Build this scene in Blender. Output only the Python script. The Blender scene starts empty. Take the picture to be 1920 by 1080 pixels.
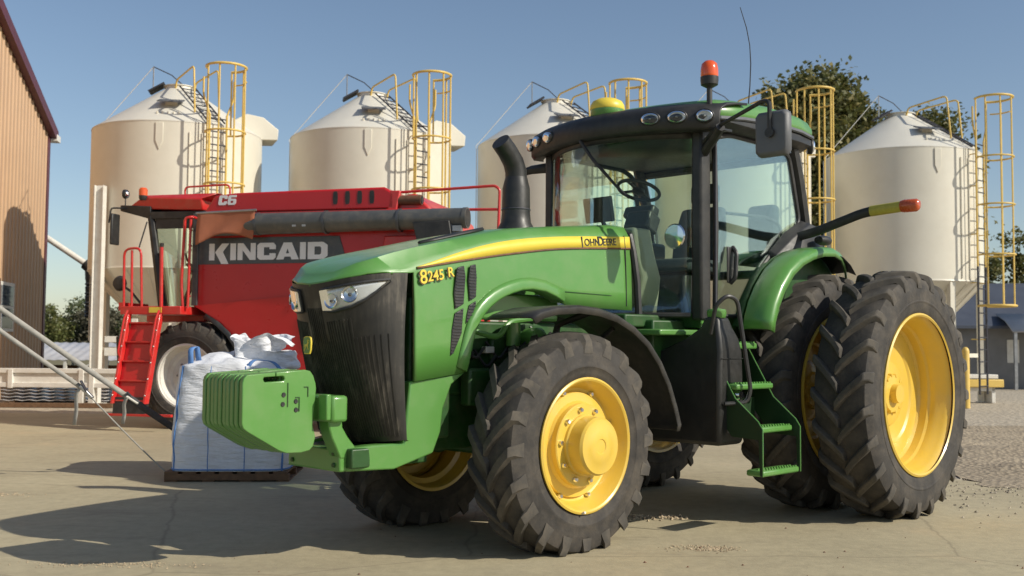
import bpy, math, random
from mathutils import Vector, Matrix
random.seed(11)
S = bpy.context.scene
COL = S.collection
PI = math.pi
rad = math.radians

# ---------------------------------------------------------------- camera
cam_d = bpy.data.cameras.new('camera'); cam = bpy.data.objects.new('camera', cam_d); COL.objects.link(cam)
cam_d.sensor_width = 36.0; cam_d.lens = 37.33; cam_d.clip_end = 3000; cam_d.clip_start = 0.05
cam.matrix_world = Matrix.Translation((0, 0, 1.35)) @ Matrix.Rotation(PI/2+0.05457, 4, 'X') @ Matrix.Rotation(0.00775, 4, 'Z')
cam_d.dof.use_dof = True; cam_d.dof.focus_distance = 8.6; cam_d.dof.aperture_fstop = 2.8
S.camera = cam
# ---------------------------------------------------------------- world, sun, exposure
SUN_EL = rad(34.5); SUN_AZ = rad(-24.0)            # azimuth of the direction towards the sun, from +X towards +Y
W = bpy.data.worlds.new('World'); S.world = W; W.use_nodes = True
nt = W.node_tree; bg = nt.nodes['Background']; sky = nt.nodes.new('ShaderNodeTexSky')
sky.sky_type = 'NISHITA'; sky.sun_disc = False; sky.sun_elevation = SUN_EL
sky.sun_rotation = PI/2 - SUN_AZ                  # rotation runs clockwise from +Y
sky.air_density = 1.0; sky.dust_density = 0.9; sky.ozone_density = 0.8; sky.altitude = 300
nt.links.new(sky.outputs[0], bg.inputs['Color']); bg.inputs['Strength'].default_value = 0.11
sd = bpy.data.lights.new('sun', 'SUN'); sd.energy = 4.4; sd.angle = rad(0.53); sd.color = (1.0, 0.935, 0.81)
sun = bpy.data.objects.new('sun', sd); COL.objects.link(sun)
to_sun = Vector((math.cos(SUN_EL)*math.cos(SUN_AZ), math.cos(SUN_EL)*math.sin(SUN_AZ), math.sin(SUN_EL)))
sun.rotation_euler = to_sun.to_track_quat('Z', 'Y').to_euler(); sun.location = (30, 0, 30)
vs = S.view_settings
vs.view_transform = 'Standard'; vs.look = 'None'; vs.exposure = 0.0; vs.gamma = 1.0; vs.use_curve_mapping = False

# ---------------------------------------------------------------- mesh helpers
class M:
    def __init__(s): s.v = []; s.f = []
    def add(s, v, f):
        n = len(s.v); s.v += [tuple(p) for p in v]; s.f += [tuple(i+n for i in q) for q in f]; return s
    def box(s, x0, x1, y0, y1, z0, z1):
        v = [(x, y, z) for z in (z0, z1) for y in (y0, y1) for x in (x0, x1)]
        return s.add(v, [(0,2,3,1),(4,5,7,6),(0,1,5,4),(2,6,7,3),(0,4,6,2),(1,3,7,5)])
    def obox(s, c, d, mat):                         # oriented box: centre, dims, 3x3
        m = M().box(-d[0]/2, d[0]/2, -d[1]/2, d[1]/2, -d[2]/2, d[2]/2)
        return s.add([Vector(c) + mat @ Vector(p) for p in m.v], m.f)
    def prism(s, poly, axis, a, b):
        n = len(poly)
        def pt(p, h): return {'x': (h, p[0], p[1]), 'y': (p[0], h, p[1]), 'z': (p[0], p[1], h)}[axis]
        v = [pt(p, a) for p in poly] + [pt(p, b) for p in poly]
        f = [tuple(range(n))[::-1], tuple(range(n, 2*n))] + [(i, (i+1) % n, n+(i+1) % n, n+i) for i in range(n)]
        ar = sum(poly[i][0]*poly[(i+1) % n][1]-poly[(i+1) % n][0]*poly[i][1] for i in range(n))
        flip = (ar < 0) != (b < a)
        if axis == 'y': flip = not flip
        if flip: f = [q[::-1] for q in f]
        return s.add(v, f)
    def loft(s, rings, closed=True, cap=True):
        n = len(rings[0]); v = [p for r in rings for p in r]; f = []
        for k in range(len(rings)-1):
            for i in range(n if closed else n-1):
                j = (i+1) % n; f.append((k*n+i, k*n+j, (k+1)*n+j, (k+1)*n+i))
        if cap and closed: f.append(tuple(range(n))[::-1]); f.append(tuple(range((len(rings)-1)*n, len(rings)*n)))
        return s.add(v, f)
    def tube(s, pts, r, n=8, closed=False, sq=1.0):
        P = [Vector(p) for p in pts]; k = len(P); rs = r if isinstance(r, (list, tuple)) else [r]*k
        T = []
        for i in range(k):
            a = P[(i-1) % k] if (closed or i > 0) else P[i]; b = P[(i+1) % k] if (closed or i < k-1) else P[i]
            T.append((b-a).normalized())
        up = Vector((0, 0, 1)) if abs(T[0].z) < 0.95 else Vector((1, 0, 0))
        N = (up - T[0]*up.dot(T[0])).normalized(); rings = []
        for i in range(k):
            N = (N - T[i]*N.dot(T[i])).normalized(); B = T[i].cross(N)
            rings.append([P[i] + (N*math.cos(2*PI*j/n) + B*math.sin(2*PI*j/n)*sq)*rs[i] for j in range(n)])
        if closed: rings.append(rings[0])
        return s.loft(rings, True, not closed)
    def lathe(s, prof, n=32, axis='z', c=(0,0,0), cap=False, sweep=2*PI, a0=0.0):
        full = abs(sweep-2*PI) < 1e-6; m = n if full else n+1; rings = []
        for r, h in prof:
            ring = []
            for j in range(m):
                a = a0+sweep*j/n; p, q = r*math.cos(a), r*math.sin(a)
                ring.append({'z': (p, q, h), 'y': (q, h, p), 'x': (h, p, q)}[axis])
            rings.append([(c[0]+x, c[1]+y, c[2]+z) for x, y, z in ring])
        return s.loft(rings, full, cap and full)
    def grid(s, rows): return s.loft(rows, False, False)
    def obj(s, name, mat, parent=None, loc=None, bevel=0.0, smooth=35, solid=0.0, seg=2):
        me = bpy.data.meshes.new(name); me.from_pydata(s.v, [], s.f); me.update()
        if mat: me.materials.append(mat)
        if smooth:
            me.shade_smooth(); me.set_sharp_from_angle(angle=rad(smooth))
        o = bpy.data.objects.new(name, me); COL.objects.link(o)
        if parent: o.parent = parent
        if loc: o.location = loc
        if solid:
            m = o.modifiers.new('solid', 'SOLIDIFY'); m.thickness = abs(solid); m.offset = -1 if solid > 0 else 1
        if bevel:
            m = o.modifiers.new('bevel', 'BEVEL'); m.width = bevel; m.segments = seg; m.limit_method = 'ANGLE'; m.angle_limit = rad(40)
            m.harden_normals = False
        return o
def itp(x, pts):
    if x <= pts[0][0]: return pts[0][1]
    for (a, p), (b, q) in zip(pts, pts[1:]):
        if x <= b: return p + (q-p)*(x-a)/(b-a)
    return pts[-1][1]
def smooth_itp(x, pts):                              # catmull style through monotone knots
    n = len(pts)
    if x <= pts[0][0]: return pts[0][1]
    for i in range(n-1):
        a, p = pts[i]; b, q = pts[i+1]
        if x <= b:
            m0 = (q-pts[i-1][1])/(b-pts[i-1][0]) if i else (q-p)/(b-a)
            m1 = (pts[i+2][1]-p)/(pts[i+2][0]-a) if i+2 < n else (q-p)/(b-a)
            t = (x-a)/(b-a); h = b-a
            return (2*t**3-3*t*t+1)*p + (t**3-2*t*t+t)*h*m0 + (-2*t**3+3*t*t)*q + (t**3-t*t)*h*m1
    return pts[-1][1]
def thing(name, label, cat, loc=(0,0,0), rz=0.0, group=None):
    o = bpy.data.objects.new(name, None); COL.objects.link(o); o.location = loc; o.rotation_euler = (0, 0, rz)
    o.empty_display_size = 0.3; return tag(o, label, cat, group)
def tag(o, label, cat, group=None):
    o['label'] = label; o['category'] = cat
    if group: o['group'] = group
    return o
def structure(o): o['kind'] = 'structure'; return o
def stuff(o): o['kind'] = 'stuff'; return o
def empty(name, parent, loc=(0,0,0), rot=(0,0,0)):
    o = bpy.data.objects.new(name, None); COL.objects.link(o); o.parent = parent; o.location = loc; o.rotation_euler = rot
    o.empty_display_size = 0.1; return o
def copy_tree(o, parent=None):
    c = o.copy(); COL.objects.link(c)
    if parent: c.parent = parent
    for ch in list(o.children): copy_tree(ch, c)
    return c
def bend(pts, r, k=5):                               # round the inner corners of a polyline
    P = [Vector(p) for p in pts]; out = [P[0]]
    for i in range(1, len(P)-1):
        a = (P[i-1]-P[i]); b = (P[i+1]-P[i]); d = min(r, a.length*.45, b.length*.45)
        p0 = P[i]+a.normalized()*d; p1 = P[i]+b.normalized()*d
        for j in range(k+1):
            t = j/k; out.append(p0*(1-t)**2 + P[i]*2*t*(1-t) + p1*t*t)
    out.append(P[-1]); return out

# ---------------------------------------------------------------- materials
def newmat(name):
    m = bpy.data.materials.new(name); m.use_nodes = True; n = m.node_tree
    return m, n, n.nodes['Principled BSDF']
def coords(n, scale=1.0, kind='Object'):
    t = n.nodes.new('ShaderNodeTexCoord'); mp = n.nodes.new('ShaderNodeMapping')
    n.links.new(t.outputs[kind], mp.inputs[0]); s = scale if isinstance(scale, tuple) else (scale,)*3
    mp.inputs['Scale'].default_value = s; return mp.outputs[0]
def noise(n, vec, scale, detail=4, rough=.6):
    x = n.nodes.new('ShaderNodeTexNoise'); x.inputs['Scale'].default_value = scale; x.inputs['Detail'].default_value = detail
    x.inputs['Roughness'].default_value = rough; n.links.new(vec, x.inputs['Vector']); return x.outputs['Fac']
def ramp(n, fac, stops):
    r = n.nodes.new('ShaderNodeValToRGB'); e = r.color_ramp.elements
    while len(e) < len(stops): e.new(.5)
    for el, (p, c) in zip(e, stops):
        el.position = p; el.color = (*c, 1) if isinstance(c, tuple) else (c, c, c, 1)
    n.links.new(fac, r.inputs[0]); return r.outputs[0]
def mixc(n, fac, a, b, mode='MIX'):
    x = n.nodes.new('ShaderNodeMix'); x.data_type = 'RGBA'; x.blend_type = mode
    for sock, val in ((x.inputs[0], fac), (x.inputs[6], a), (x.inputs[7], b)):
        if isinstance(val, (int, float)): sock.default_value = val
        elif isinstance(val, tuple): sock.default_value = (*val, 1)
        else: n.links.new(val, sock)
    return x.outputs[2]
def bump(n, bs, h, strength, dist=.01):
    b = n.nodes.new('ShaderNodeBump'); b.inputs['Strength'].default_value = strength; b.inputs['Distance'].default_value = dist
    n.links.new(h, b.inputs['Height']); n.links.new(b.outputs[0], bs.inputs['Normal'])
def mat(name, col, rough=.5, metal=0.0, coat=0.0, var=.12, vscale=3.0, dirt=None, dirt_amt=.0, dscale=6.0, bmp=0.0, bscale=40, spec=.5):
    m, n, b = newmat(name); v = coords(n)
    f = noise(n, v, vscale, 5)
    lo = tuple(c*(1-var) for c in col); hi = tuple(min(1, c*(1+var)) for c in col)
    c = ramp(n, f, [(.3, lo), (.7, hi)])
    if dirt:
        d = ramp(n, noise(n, v, dscale, 8, .7), [(.45, 0.0), (.75, dirt_amt)])
        c = mixc(n, d, c, dirt)
    n.links.new(c, b.inputs['Base Color'])
    r = ramp(n, noise(n, v, vscale*4, 4), [(.3, max(0, rough-.08)), (.7, min(1, rough+.08))])
    n.links.new(r, b.inputs['Roughness'])
    b.inputs['Metallic'].default_value = metal; b.inputs['Coat Weight'].default_value = coat; b.inputs['Coat Roughness'].default_value = .12
    b.inputs['Specular IOR Level'].default_value = spec
    if bmp: bump(n, b, noise(n, v, bscale, 5), bmp, .01)
    return m
def glass(name, tint, refl=1.0, rough=.02):
    m = bpy.data.materials.new(name); m.use_nodes = True; n = m.node_tree; n.nodes.clear()
    o = n.nodes.new('ShaderNodeOutputMaterial'); t = n.nodes.new('ShaderNodeBsdfTransparent'); g = n.nodes.new('ShaderNodeBsdfGlossy')
    t.inputs[0].default_value = (*tint, 1); g.inputs['Roughness'].default_value = rough; g.inputs[0].default_value = (.95, .98, 1, 1)
    fr = n.nodes.new('ShaderNodeFresnel'); fr.inputs[0].default_value = 1.5
    ml = n.nodes.new('ShaderNodeMath'); ml.operation = 'MULTIPLY'; ml.inputs[1].default_value = refl
    mx = n.nodes.new('ShaderNodeMixShader'); n.links.new(fr.outputs[0], ml.inputs[0]); n.links.new(ml.outputs[0], mx.inputs[0])
    n.links.new(t.outputs[0], mx.inputs[1]); n.links.new(g.outputs[0], mx.inputs[2]); n.links.new(mx.outputs[0], o.inputs[0]); return m
DUST = (.32, .26, .18)
GREEN = mat('green_paint', (.098, .268, .055), .36, coat=.4, var=.05, vscale=1.5, dirt=(.22, .26, .14), dirt_amt=.28, dscale=3)
DGREEN = mat('dark_green_paint', (.018, .075, .014), .5, var=.25, vscale=5, dirt=(.10, .10, .06), dirt_amt=.5, dscale=7)
YELLOW = mat('yellow_paint', (.72, .49, .07), .36, coat=.35, var=.06, vscale=4, dirt=DUST, dirt_amt=.22, dscale=8)
DECAL = mat('yellow_decal', (.78, .60, .07), .4, var=.03)
BLACK = mat('black_plastic', (.022, .022, .022), .48, var=.25, vscale=6, dirt=(.11, .10, .085), dirt_amt=.35, dscale=5)
FENDERBLK = mat('black_fender_plastic', (.035, .034, .033), .42, var=.25, vscale=6, dirt=(.13, .115, .095), dirt_amt=.45, dscale=5)
def grille_mat():
    m, n, b = newmat('dusty_black_grille'); st = noise(n, coords(n, (16, 16, 1.6)), 1.0, 6, .7); big = noise(n, coords(n), 3.2, 4, .6)
    mu = n.nodes.new('ShaderNodeMath'); mu.operation = 'MULTIPLY'; n.links.new(st, mu.inputs[0]); n.links.new(big, mu.inputs[1])
    c = ramp(n, mu.outputs[0], [(.15, (.012, .0115, .010)), (.27, (.030, .027, .022)), (.38, (.105, .092, .072))])
    n.links.new(c, b.inputs['Base Color']); b.inputs['Roughness'].default_value = .45; return m
GRILLE = grille_mat()
TANKB = mat('black_tank_plastic', (.020, .020, .019), .42, var=.2, vscale=5, dirt=(.08, .07, .06), dirt_amt=.2, dscale=4)
RUBBER = mat('tyre_rubber', (.040, .036, .032), .82, var=.3, vscale=7, dirt=(.145, .12, .09), dirt_amt=.6, dscale=4.5, bmp=.25, bscale=30)
LUG = mat('worn_tyre_lugs', (.062, .056, .048), .85, var=.25, vscale=8, dirt=(.20, .165, .12), dirt_amt=.55, dscale=5)
STEPG = mat('shaded_step_green', (.007, .032, .006), .6, var=.2)  # green darkened so the shade on the step plates sits in the colour
GREYPL = mat('grey_plastic', (.11, .115, .125), .5, var=.1, vscale=8, dirt=(.2, .18, .15), dirt_amt=.2)
BEIGE = mat('beige_plastic', (.42, .40, .31), .6, var=.08)
SEATM = mat('dark_fabric', (.045, .055, .06), .9, var=.2, vscale=20)
CHROME = mat('chrome', (.75, .75, .76), .12, metal=1, var=.03)
SILVER = mat('headlight_silver', (.74,.74,.72), .25, metal=.25, var=.08)
STEEL = mat('galvanised_steel', (.42, .42, .42), .42, metal=.85, var=.2, vscale=8)
RUST = mat('rusty_steel', (.16, .075, .04), .7, var=.3, vscale=20)
AMBER = mat('amber_plastic', (.75, .10, .015), .2, coat=.6, var=.08)
AMBERD = mat('amber_lens', (.50, .085, .02), .25, coat=.5, var=.12, vscale=20)
REFLY = mat('yellow_reflector', (.46, .40, .06), .4, var=.1, vscale=30)
RED = mat('red_paint', (.50, .010, .013), .34, coat=.22, var=.05, vscale=2, dirt=(.26, .05, .04), dirt_amt=.12, dscale=4)
REDL = mat('bright_red_paint', (.58, .02, .018), .36, coat=.4, var=.06, vscale=4, dirt=DUST, dirt_amt=.2)
CHAR = mat('charcoal_paint', (.055, .06, .068), .4, coat=.2, var=.12, vscale=4, dirt=DUST, dirt_amt=.18)
TUBEG = mat('auger_grey_paint', (.085, .088, .085), .42, coat=.15, var=.1, vscale=3, dirt=DUST, dirt_amt=.25)
WLET = mat('white_vinyl', (.78, .78, .79), .45, var=.04)
CANVAS = mat('faded_orange_canvas', (.36, .125, .065), .85, var=.12, vscale=6, bmp=.3, bscale=60)
WHITEP = mat('white_paint', (.72, .70, .64), .5, var=.06, vscale=3, dirt=(.4, .32, .22), dirt_amt=.35, dscale=5)
CREAM = mat('cream_silo_paint', (.70, .662, .555), .40, var=.03, vscale=1.2, dirt=(.47, .40, .29), dirt_amt=.18, dscale=1.6)
SAFETY = mat('safety_yellow_paint', (.70, .485, .12), .5, var=.08, vscale=6)
DSTEEL = mat('dark_steel', (.05, .05, .06), .5, metal=.3, var=.2)
FIBC = mat('woven_white_bag', (.76, .77, .80), .75, var=.06, vscale=6, dirt=(.45, .42, .38), dirt_amt=.22, dscale=7)
fn = FIBC.node_tree; bump(fn, fn.nodes['Principled BSDF'], noise(fn, coords(fn, (2.2, 2.2, 11)), 2.2, 5, .6), .9, .03)
ROOFW = mat('white_silo_roof', (.69, .66, .575), .40, var=.03, vscale=1.2, dirt=(.5, .45, .36), dirt_amt=.15, dscale=2)
BLUE = mat('blue_webbing', (.11, .24, .52), .7, var=.15, vscale=20)
WOOD = mat('weathered_wood', (.15, .085, .045), .85, var=.3, vscale=12, bmp=.4)
TAN = mat('tan_steel_cladding', (.50, .325, .19), .5, var=.05, vscale=.8, dirt=(.40, .24, .14), dirt_amt=.3, dscale=1.2)
MAROON = mat('maroon_trim', (.10, .022, .03), .45, var=.12)
ROOFM = mat('brown_steel_roof', (.14, .05, .045), .5, var=.1)
STRAP = mat('grey_strap_webbing', (.36, .34, .30), .8, var=.18, vscale=15, bmp=.2)
DSTRAP = mat('dark_strap_webbing', (.07, .07, .08), .8, var=.2, vscale=15)
BARK = mat('bark', (.07, .05, .035), .9, var=.3, vscale=6, bmp=.6, bscale=12)
SHEDW = mat('grey_block_wall', (.20, .20, .20), .8, var=.15, vscale=2)
BLUER = mat('blue_steel_roof', (.065, .075, .10), .55, var=.12, vscale=1.5)
PALER = mat('pale_steel_roof', (.50, .50, .52), .4, var=.12, vscale=1.5, dirt=(.35, .25, .18), dirt_amt=.4)
GRAIN = mat('spilled_grain', (.42, .33, .215), .9, var=.3, vscale=40)
GLASS = glass('tinted_cab_glass', (.92, .985, .935), .55)
GLASSW = glass('clear_lens', (.92, .94, .95), 1.3)
DARKGL = mat('window_glass', (.05, .07, .10), .06, var=.1)
def leafmat(name, a, b, yel):
    m, n, bs = newmat(name); oi = n.nodes.new('ShaderNodeNewGeometry')
    c = ramp(n, oi.outputs['Random Per Island'], [(0, a), (.7, b), (1, yel)])
    n.links.new(c, bs.inputs['Base Color']); bs.inputs['Roughness'].default_value = .55
    bs.inputs['Subsurface Weight'].default_value = 0.0
    tr = n.nodes.new('ShaderNodeBsdfTranslucent'); n.links.new(c, tr.inputs[0]); mx = n.nodes.new('ShaderNodeMixShader'); mx.inputs[0].default_value = .32
    out = n.nodes['Material Output']; n.links.new(bs.outputs[0], mx.inputs[1]); n.links.new(tr.outputs[0], mx.inputs[2]); n.links.new(mx.outputs[0], out.inputs[0])
    return m
LEAF_OAK = leafmat('oak_leaves', (.085, .10, .028), (.16, .16, .05), (.30, .25, .09))
LEAF_MID = leafmat('hedgerow_leaves', (.06, .085, .03), (.10, .125, .04), (.17, .16, .06))
LEAF_DRY = leafmat('dry_leaves', (.09, .085, .055), (.13, .12, .075), (.2, .17, .10))
LEAF_YEL = leafmat('yellowing_leaves', (.10, .12, .035), (.15, .165, .05), (.22, .2, .07))

# ---------------------------------------------------------------- ground
def concrete():
    m, n, b = newmat('concrete'); v = coords(n)
    base = ramp(n, noise(n, v, .35, 6, .6), [(.25, (.335, .287, .188)), (.5, (.425, .368, .240)), (.75, (.50, .438, .29))])
    fine = ramp(n, noise(n, v, 9, 8, .75), [(.3, (.80, .79, .78)), (.7, (1.08, 1.07, 1.05))])
    c = mixc(n, 1.0, base, fine, 'MULTIPLY')
    vs_ = coords(n, (.55, 2.2, 1)); st = ramp(n, noise(n, vs_, 1.3, 7, .68), [(.56, 0.0), (.74, .55)])
    c = mixc(n, st, c, (.20, .165, .12))
    sp = ramp(n, noise(n, v, 55, 3, .6), [(.68, 0.0), (.74, .6)]); c = mixc(n, sp, c, (.16, .12, .08))
    sandm = ramp(n, noise(n, v, .9, 5, .6), [(.58, 0.0), (.72, .5)]); c = mixc(n, sandm, c, (.50, .39, .24))
    vo = n.nodes.new('ShaderNodeTexVoronoi'); vo.feature = 'DISTANCE_TO_EDGE'; vo.inputs['Scale'].default_value = .28
    wv = n.nodes.new('ShaderNodeMix'); wv.data_type = 'RGBA'; wv.inputs[0].default_value = .12
    nz = n.nodes.new('ShaderNodeTexNoise'); nz.inputs['Scale'].default_value = 2.5; nz.inputs['Detail'].default_value = 6; n.links.new(v, nz.inputs['Vector'])
    n.links.new(v, wv.inputs[6]); n.links.new(nz.outputs['Color'], wv.inputs[7]); n.links.new(wv.outputs[2], vo.inputs['Vector'])
    cr = ramp(n, vo.outputs['Distance'], [(0.0, .35), (.004, 0.0)]); c = mixc(n, cr, c, (.10, .08, .06))
    n.links.new(c, b.inputs['Base Color']); b.inputs['Roughness'].default_value = .88
    h = noise(n, v, 22, 8, .7); bump(n, b, h, .35, .012); return m
def gravel(name, c0, c1, sc=14, st=.8):
    m, n, b = newmat(name); v = coords(n)
    vo = n.nodes.new('ShaderNodeTexVoronoi'); vo.inputs['Scale'].default_value = sc; n.links.new(v, vo.inputs['Vector'])
    big = noise(n, v, .5, 5); c = mixc(n, big, c0, c1)
    g = ramp(n, vo.outputs['Distance'], [(0, 1.15), (.8, .75)]); c = mixc(n, 1.0, c, g, 'MULTIPLY')
    n.links.new(c, b.inputs['Base Color']); b.inputs['Roughness'].default_value = .95
    bump(n, b, vo.outputs['Distance'], st, .03); return m
CONC = concrete()
YARD = gravel('yard_gravel', (.40, .345, .26), (.50, .43, .33), 10)
DIRT = gravel('loose_gravel', (.30, .24, .165), (.43, .355, .25), 16, .6)
FIELD = gravel('dry_field', (.16, .14, .07), (.24, .20, .10), 3)
structure(M().add([(-1500,-200,-.016),(1500,-200,-.016),(1500,2500,-.016),(-1500,2500,-.016)], [(0,1,2,3)]).obj('ground', FIELD, smooth=0))
structure(M().add([(-34,-12,-.008),(40,-12,-.008),(40,46,-.008),(-34,42,-.008)], [(0,1,2,3)]).obj('gravel_yard', YARD, smooth=0))
pad = [(-30,-10),(9.0,-10),(9.0,7.4),(6.4,8.9),(5.1,10.35),(4.55,11.3),(5.6,14.6),(6.6,20.2),(-30,20.6)]
structure(M().add([(x,y,0) for x,y in pad], [tuple(range(len(pad)))]).obj('concrete_pad', CONC, smooth=0))
# loose gravel drifted along the pad edge: a bumpy sheet
rows = []
for j in range(46):
    t = j/45; row = []
    for i in range(40):
        u = i/39; x0 = 4.7+ (5.2-4.7)*t + 1.6*t*t; y0 = 10.5 + 8.2*t; x = x0 + u*9; y = y0 - u*1.2*(1-t) + u*.8*t
        ed = min(u/.08, (1-u)/.1, t/.12, (1-t)/.12, 1)
        rt = .05*math.sin((y-.25*x)*6.2+.6*math.sin(x*1.3))+.03*math.sin(x*3.1+y*2.3)
        row.append((x+random.uniform(-.06,.06), y+random.uniform(-.06,.06), .004+max(0, ed)*(.03+rt*.6+random.uniform(0,.05))))
    rows.append(row)
stuff(M().grid(rows).obj('gravel_drift', DIRT, smooth=60))
# ================================================================ TRACTOR (x forward, y left, z up; origin under the rear axle)
TR = thing('tractor', 'large green and yellow row-crop tractor with dual rear wheels parked on the concrete', 'tractor', (1.9701, 9.8801, 0), 3.93287)

def tyre_mesh(R, W, rim, nl, d, lh, zl, hw):
    Rc = R-lh; m = M(); lg = M()
    half = [(rim-.004, .40), (rim+.012, .445), (rim+.05, .485), ((rim+Rc)/2-.055, .505), ((rim+Rc)/2-.05, .517), ((rim+Rc)/2-.035, .517), ((rim+Rc)/2-.03, .51), ((rim+Rc)/2+.02, .51), (Rc-.11, .505), (Rc-.055, .48), (Rc-.015, .435), (Rc, .36), (Rc+.008, .2), (Rc+.012, .05)]
    prof = [(r, y*W) for r, y in half] + [(r, -y*W) for r, y in half[::-1]]
    m.lathe(prof, 72, 'y')
    span = .245/R
    for s in (1, -1):
        for k in range(nl):
            a0 = 2*PI*(k+(0 if s > 0 else .5))/nl; rings = []
            for t in (0, .2, .42, .64, .84, .95, 1.0):
                y = s*(-.025+.505*t)*W; rt = R-.022*abs(y/(W/2))**2.2; rb = Rc-.004
                if t > .9: rt -= .004; rb -= .045
                if t == 1.0: y = s*.507*W; rt = Rc-.02; rb = Rc-.10
                a = a0 - d*span*(t**.85); w = hw*(1-.12*t); wt = w*.66
                ring = []
                for rr, ww in ((rb, -w), (rt, -wt), (rt, wt), (rb, w)):
                    aa = a+d*ww/rr; ring.append((rr*math.sin(aa), y, rr*math.cos(aa)))
                if s*d < 0: ring = ring[::-1]
                rings.append(ring)
            lg.loft(rings)
    nf = len(m.f); m.add(lg.v, lg.f)
    m.v = [(x, y*(1+ .10*max(0, (-z-zl*.72))/zl), max(z, -zl)) for x, y, z in m.v]
    m.lug_from = nf
    return m
def tyre_obj(w, bev, *a):
    m = tyre_mesh(*a); o = m.obj('tyre', RUBBER, w, bevel=bev, smooth=32, seg=1); o.data.materials.append(LUG)
    mi = [0]*m.lug_from + [1]*(len(m.f)-m.lug_from); o.data.polygons.foreach_set('material_index', mi); return o
def bolt_mesh(): return M().lathe([(0, .03), (.012, .03), (.017, .024), (.019, 0)], 8, 'y')

def wheel(name, y, x, z, R, W, rim, nl, lh, zl, hw, rimprof, hubprof, boltr, bolty, nb, side, hubmat=YELLOW):
    w = empty(name, TR, (x, y, z), (0, 0, 0 if side > 0 else PI))
    d = 1 if side > 0 else -1
    tyre_obj(w, .007, R, W, rim, nl, d, lh, zl, hw)
    M().lathe(rimprof, 64, 'y').obj('rim', YELLOW, w, smooth=28)
    M().lathe(hubprof, 40, 'y').obj('hub', hubmat, w, smooth=30, bevel=0)
    b0 = None
    for k in range(nb):
        a = 2*PI*k/nb+.2
        if b0 is None: o = b0 = bolt_mesh().obj('wheel_bolt', CHROME if nb < 12 else YELLOW, w)
        else: o = b0.copy(); COL.objects.link(o); o.parent = w
        o.location = (boltr*math.sin(a), bolty, boltr*math.cos(a))
    if nb < 12:
        for k in range(8):
            o = b0.copy(); COL.objects.link(o); o.parent = w; a = 2*PI*k/8+.35; o.location = (.362*math.sin(a), .082, .362*math.cos(a))
        M().tube([(.05,.19,-.44),(.05,.225,-.43)], .009, 6).obj('valve_stem', WHITEP, w)
    return w
FR = [(.425,-.20),(.448,-.205),(.445,-.185),(.42,-.17),(.40,-.10),(.36,-.09),(.36,.02),(.395,.04),(.40,.10),(.418,.165),(.432,.182),(.447,.186),(.449,.200),(.436,.206),(.424,.198),(.408,.165),(.388,.105),(.374,.085),(.352,.075),(.345,.10),(.290,.11),(.276,.128),(.275,.166),(.268,.172),(.12,.172)]
FH = [(.205,.17),(.203,.19),(.193,.20),(.190,.295),(.178,.312),(.115,.314),(.108,.318),(.05,.318),(.045,.313),(.0,.313)]
RRp = [(.63,-.23),(.655,-.235),(.65,-.21),(.615,-.19),(.60,-.13),(.575,-.12),(.572,-.09),(.25,-.075),(.25,-.06),(.40,-.058),(.42,-.045),(.55,-.05),(.568,-.03),(.572,.03),(.585,.05),(.588,.10),(.603,.125),(.610,.16),(.626,.19),(.640,.205),(.655,.208),(.657,.226),(.642,.234),(.630,.225)]
RRh = [(.26,-.075),(.26,-.045),(.235,-.035),(.16,-.03),(.15,-.005),(.08,.0),(.075,.05),(.0,.05)]
for s in (1, -1):
    wheel('front_wheel', s*.755, 3.05, .70, .752, .40, .43, 20, .046, .70, .052, FR, FH, .238, .168, 10, s)
    wheel('rear_wheel', s*.95, 0, .985, 1.008, .47, .635, 23, .058, .985, .052, RRp, RRh, .150, -.03, 12, s)
    wheel('rear_wheel', s*1.64, 0, .985, 1.008, .47, .635, 23, .058, .985, .052, RRp, RRh, .150, -.03, 12, s)
M().lathe([(.042, -1.67), (.042, 1.67)], 20, 'y', (0, 0, .985), cap=True).obj('rear_axle_bar', RUST, TR)
m = M(); m.lathe([(.16,-.72),(.17,-.45),(.24,-.34),(.24,.34),(.17,.45),(.16,.72)], 24, 'y', (0,0,.985), cap=True)
m.box(-.45,.6,-.32,.32,.55,1.30); m.box(.6,2.2,-.27,.27,.62,1.22); m.obj('transmission_housing', DGREEN, TR, bevel=.03)
m = M(); m.box(-.75,-.45,-.05,.05,.42,.60); m.box(-1.0,-.45,-.16,.16,.60,.72); m.box(-.62,-.45,-.5,-.4,.5,1.3); m.box(-.62,-.45,.4,.5,.5,1.3)
m.obj('rear_hitch', DGREEN, TR, bevel=.015)

# ---------------------------------------------------------------- hood
ZC = [(2.0,2.315),(2.6,2.25),(3.2,2.178),(3.5,2.115),(3.9,2.015),(4.12,1.958),(4.36,1.885),(4.5,1.82),(4.58,1.735)]
ZS = [(1.94,2.205),(2.74,2.145),(3.28,2.075),(3.77,1.965),(4.15,1.842)]            # stripe top
ZB = [(1.94,2.11),(2.74,2.052),(3.28,1.978),(3.77,1.895),(4.15,1.825)]            # stripe bottom
ARCH = [(2.0,1.63),(2.68,1.64),(2.76,1.665),(2.84,1.70),(2.95,1.732),(3.08,1.742),(3.18,1.733),(3.27,1.71),(3.35,1.683),(3.42,1.65),(3.48,1.612),(3.53,1.57),(3.57,1.525),(3.61,1.465),(3.64,1.38),(3.67,1.27),(3.695,1.18),(3.72,1.172),(4.12,1.125)]
def nq(y): return math.sqrt(max(0, 1-min(1, abs(y)/.447)**3.2))
def bulge(x): 
    t = max(0, min(1, (x-3.2)/.92)); return .48*t*t*(3-2*t)
XS = sorted(set([round(1.95+i*.1,3) for i in range(22)] + [a[0] for a in ARCH[1:]] + [4.0,4.06,4.1,4.12]))
XS = [x for x in XS if 1.94 <= x <= 4.12]
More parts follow.
